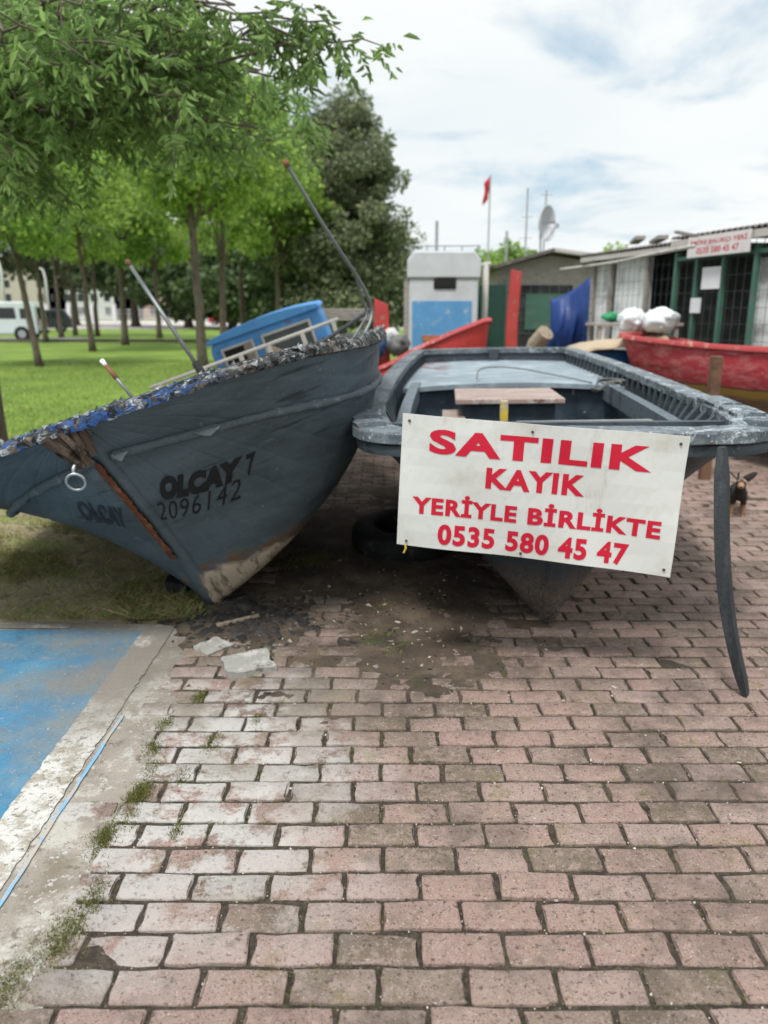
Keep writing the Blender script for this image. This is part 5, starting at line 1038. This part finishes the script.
for c_, d in sprays:
    g = c_ + Tb; vis = proj(g[None])[0]
    if -260 < vis[0] < 1000 and -420 < vis[1] and rg.random() < .32: continue
    ax = d * .6 + rg.normal(size=3) * .55 + [0, 0, -.25]; ax /= np.linalg.norm(ax); rl_ = rg.uniform(.12, .22); sd_ = np.cross(ax, [0, 0, 1.]) + rg.normal(size=3) * .15; sd_ /= np.linalg.norm(sd_) + 1e-6
    for k in range(4):
        f = .25 + .22 * k; p = c_ + ax * rl_ * f + np.array([0, 0, -.05 * f * f])
        for s_ in (-1, 1): C.append(p); D.append(ax * .45 + sd_ * s_ * .85 + [0, 0, -.42 - .2 * rg.random()])
    C.append(c_ + ax * rl_ * 1.1); D.append(ax + [0, 0, -.5])
leaves('crown', np.array(C), np.array(D) + rg.normal(size=(len(C), 3)) * .12, .080, .145, L_near, near, 5, .30)
NLEAF = len(C)

# ------------------------------------------------------------------ vehicles, railing and houses beyond the park
m_van = mat('white_van_paint', (.62, .68, .70), .35, var=.03); m_tin = mat('dark_glass', (.015, .018, .02), .1, var=.05, spec=.6); m_tyre = mat('road_tyre', (.015, .015, .016), .85); m_rimv = mat('wheel_rim', (.45, .46, .47), .35, metallic=.7); m_lamp = mat('red_tail_lamp', (.35, .01, .01), .3); m_dcar = mat('dark_car_paint', (.03, .036, .045), .3, var=.04); m_rcar = mat('red_car_paint', (.45, .03, .06), .3, var=.04); m_plast = mat('grey_bumper', (.06, .062, .065), .6)
def vehicle(name, label, cat, loc, rz, L, W_, prof, m, wheel_x, wr, wins, rear_win, bump_z=.42):
    t = thing(name, label, cat, loc, (0, 0, rz)); body = MB().prism(prof, -W_ / 2, W_ / 2).build('body', m, t, bevel=.07)
    body.modifiers['bevel'].segments = 3
    for (x0, x1, z0, z1, sk_) in wins:
        for s_ in (-1, 1):
            y = s_ * (W_ / 2 + .004); MB().prism([(x0, z0), (x1, z0), (x1 - sk_, z1), (x0 + (.06 if sk_ == 0 else 0), z1)], y - .006, y + .006).build('window', m_tin, t)
    x, z0, z1, xo = rear_win; MB().add([(x - .012, -W_ * .36, z0), (x - .012, W_ * .36, z0), (xo - .012, W_ * .34, z1), (xo - .012, -W_ * .34, z1)], [(0, 1, 2, 3)]).build('rear_window', m_tin, t)
    for wx in wheel_x:
        for s_ in (-1, 1):
            y = s_ * (W_ / 2 - .10); w = bpy.data.objects.new('wheel', None); COL.objects.link(w); w.parent = t; w.location = (wx, y, wr)
            MB().tube([(0, -.1, 0), (0, .1, 0)], wr, 22).build('tyre', m_tyre, w, bevel=.02); MB().tube([(0, s_ * .09, 0), (0, s_ * .112, 0)], wr * .62, 18).build('rim', m_rimv, w)
            MB().tube([(wx, s_ * (W_ / 2 - .02), wr), (wx, s_ * (W_ / 2 + .003), wr)], wr * 1.22, 22).build('wheel_arch', m_tyre, t)
    for s_ in (-1, 1): MB().box((prof[0][0] - .012, s_ * W_ * .44, .95), (.03, .1, .34)).build('tail_light', m_lamp, t)
    MB().box((prof[0][0] - .03, 0, bump_z), (.10, W_ * .97, .2)).build('rear_bumper', m_plast, t, bevel=.02)
    return t
vp = at(37, 338, 42.5)
vehicle('parked_van', 'white passenger van parked at the left behind the lawn trees', 'van', (vp[0], 43.4, .008), R(180 + 8) - R(0), 4.9, 1.9,
        [(0, .32), (4.75, .32), (4.9, .55), (4.85, .95), (4.05, 1.12), (3.2, 1.92), (2.6, 2.0), (.25, 2.0), (.06, 1.75), (0, 1.0)], m_van, (.85, 3.9), .33, ((.25, .85, 1.12, 1.66, .0), (1.05, 2.2, 1.12, 1.7, 0), (2.35, 3.2, 1.12, 1.7, .3)), (.0, 1.08, 1.72, .07))
cp = at(63, 325, 60)
vehicle('parked_car', 'dark blue car parked behind the white van', 'car', (cp[0] + .3, 61, .03), R(180 + 20), 4.3, 1.8,
        [(0, .3), (4.2, .3), (4.3, .5), (4.2, .85), (3.3, 1.0), (2.5, 1.62), (.5, 1.66), (.1, 1.1), (0, .8)], m_dcar, (.8, 3.4), .32, ((.5, 1.4, 1.02, 1.5, 0), (1.5, 2.6, 1.02, 1.5, .35)), (.12, 1.08, 1.5, .42))
cp = at(209, 316, 98)
vehicle('parked_car', 'small red car glimpsed between trunks left of the blue cabin', 'car', (cp[0], 98, .02), R(6), 3.9, 1.7,
        [(0, .3), (3.8, .3), (3.9, .5), (3.8, .8), (2.9, .95), (2.2, 1.42), (.5, 1.46), (.1, 1.0), (0, .8)], m_rcar, (.7, 3.1), .3, ((.5, 1.2, .98, 1.34, 0), (1.3, 2.3, .98, 1.34, .35)), (.12, 1.0, 1.34, .42))
m_rail = mat('white_railing', (.6, .6, .6), .6); rf = thing('railing', 'long white railing with square posts beyond the pale road', 'fence', (-30, 125, 0))
for k in range(19): MB().box((-34 + k * 3.6, 0, 1.4), (.45, .45, 2.8)).build('post', m_rail, rf)
mb = MB()
for z in (.7, 1.3, 1.9): mb.box((-1.6, .0, z), (65, .12, .10))
for x in np.arange(-34, 31, .45): mb.box((x, .02, 1.1), (.07, .05, 1.7))
mb.build('rail_panel', m_rail, rf)
m_hw = [mat('house_cream', (.42, .38, .32), .8), mat('house_white', (.52, .52, .52), .8), mat('house_pink', (.38, .26, .22), .8)]; m_tile = mat('red_tile_roof', (.25, .08, .05), .8)
for i, (px, w, h, d, lab) in enumerate(((10, 26, 11, 0, 'far cream house at the left end beyond the railing'), (95, 22, 9, 1, 'far white house seen between the trunks beyond the railing'), (168, 24, 10, 2, 'far pinkish house behind the trees beyond the railing'), (260, 26, 9, 1, 'far white house mostly hidden behind the dark trees'))):
    p = at(px, 313, 180); t = thing('house', lab, 'house', (p[0], 180, 0), group='houses beyond the park')
    MB().box((0, 6, h / 2), (w, 12, h)).build('wall', m_hw[d], t); MB().prism([(-w / 2 - .6, h), (w / 2 + .6, h), (w / 2 - 3, h + 2.6), (-w / 2 + 3, h + 2.6)], -.6, 12.6).build('roof', m_tile, t)
    for fx in np.linspace(-w / 2 + 2, w / 2 - 2, 7):
        for z in np.arange(1.8, h - 1, 3.0): MB().box((fx, -.02, z), (1.3, .08, 1.6)).build('window', m_tin, t)
for px, Y, ht, lab in ((6, 60, 5.6, 'pale street lamp curving over behind the white van'), (49, 75, 5.6, 'pale street lamp far behind the dark blue car')):
    p = at(px, 313, Y); t = thing('street_lamp', lab, 'street lamp', (p[0], Y, 0)); MB().tube([(0, 0, 0), (0, 0, ht * .8), (-.15, 0, ht * .95), (-.7, 0, ht)], [.14, .11, .08, .06], 8).build('pole', m_rail, t, smooth=True); MB().box((-.9, 0, ht), (.6, .2, .1)).build('lamp_head', m_rail, t, bevel=.03)
print('leaves', NLEAF)
bpy.context.view_layer.update()
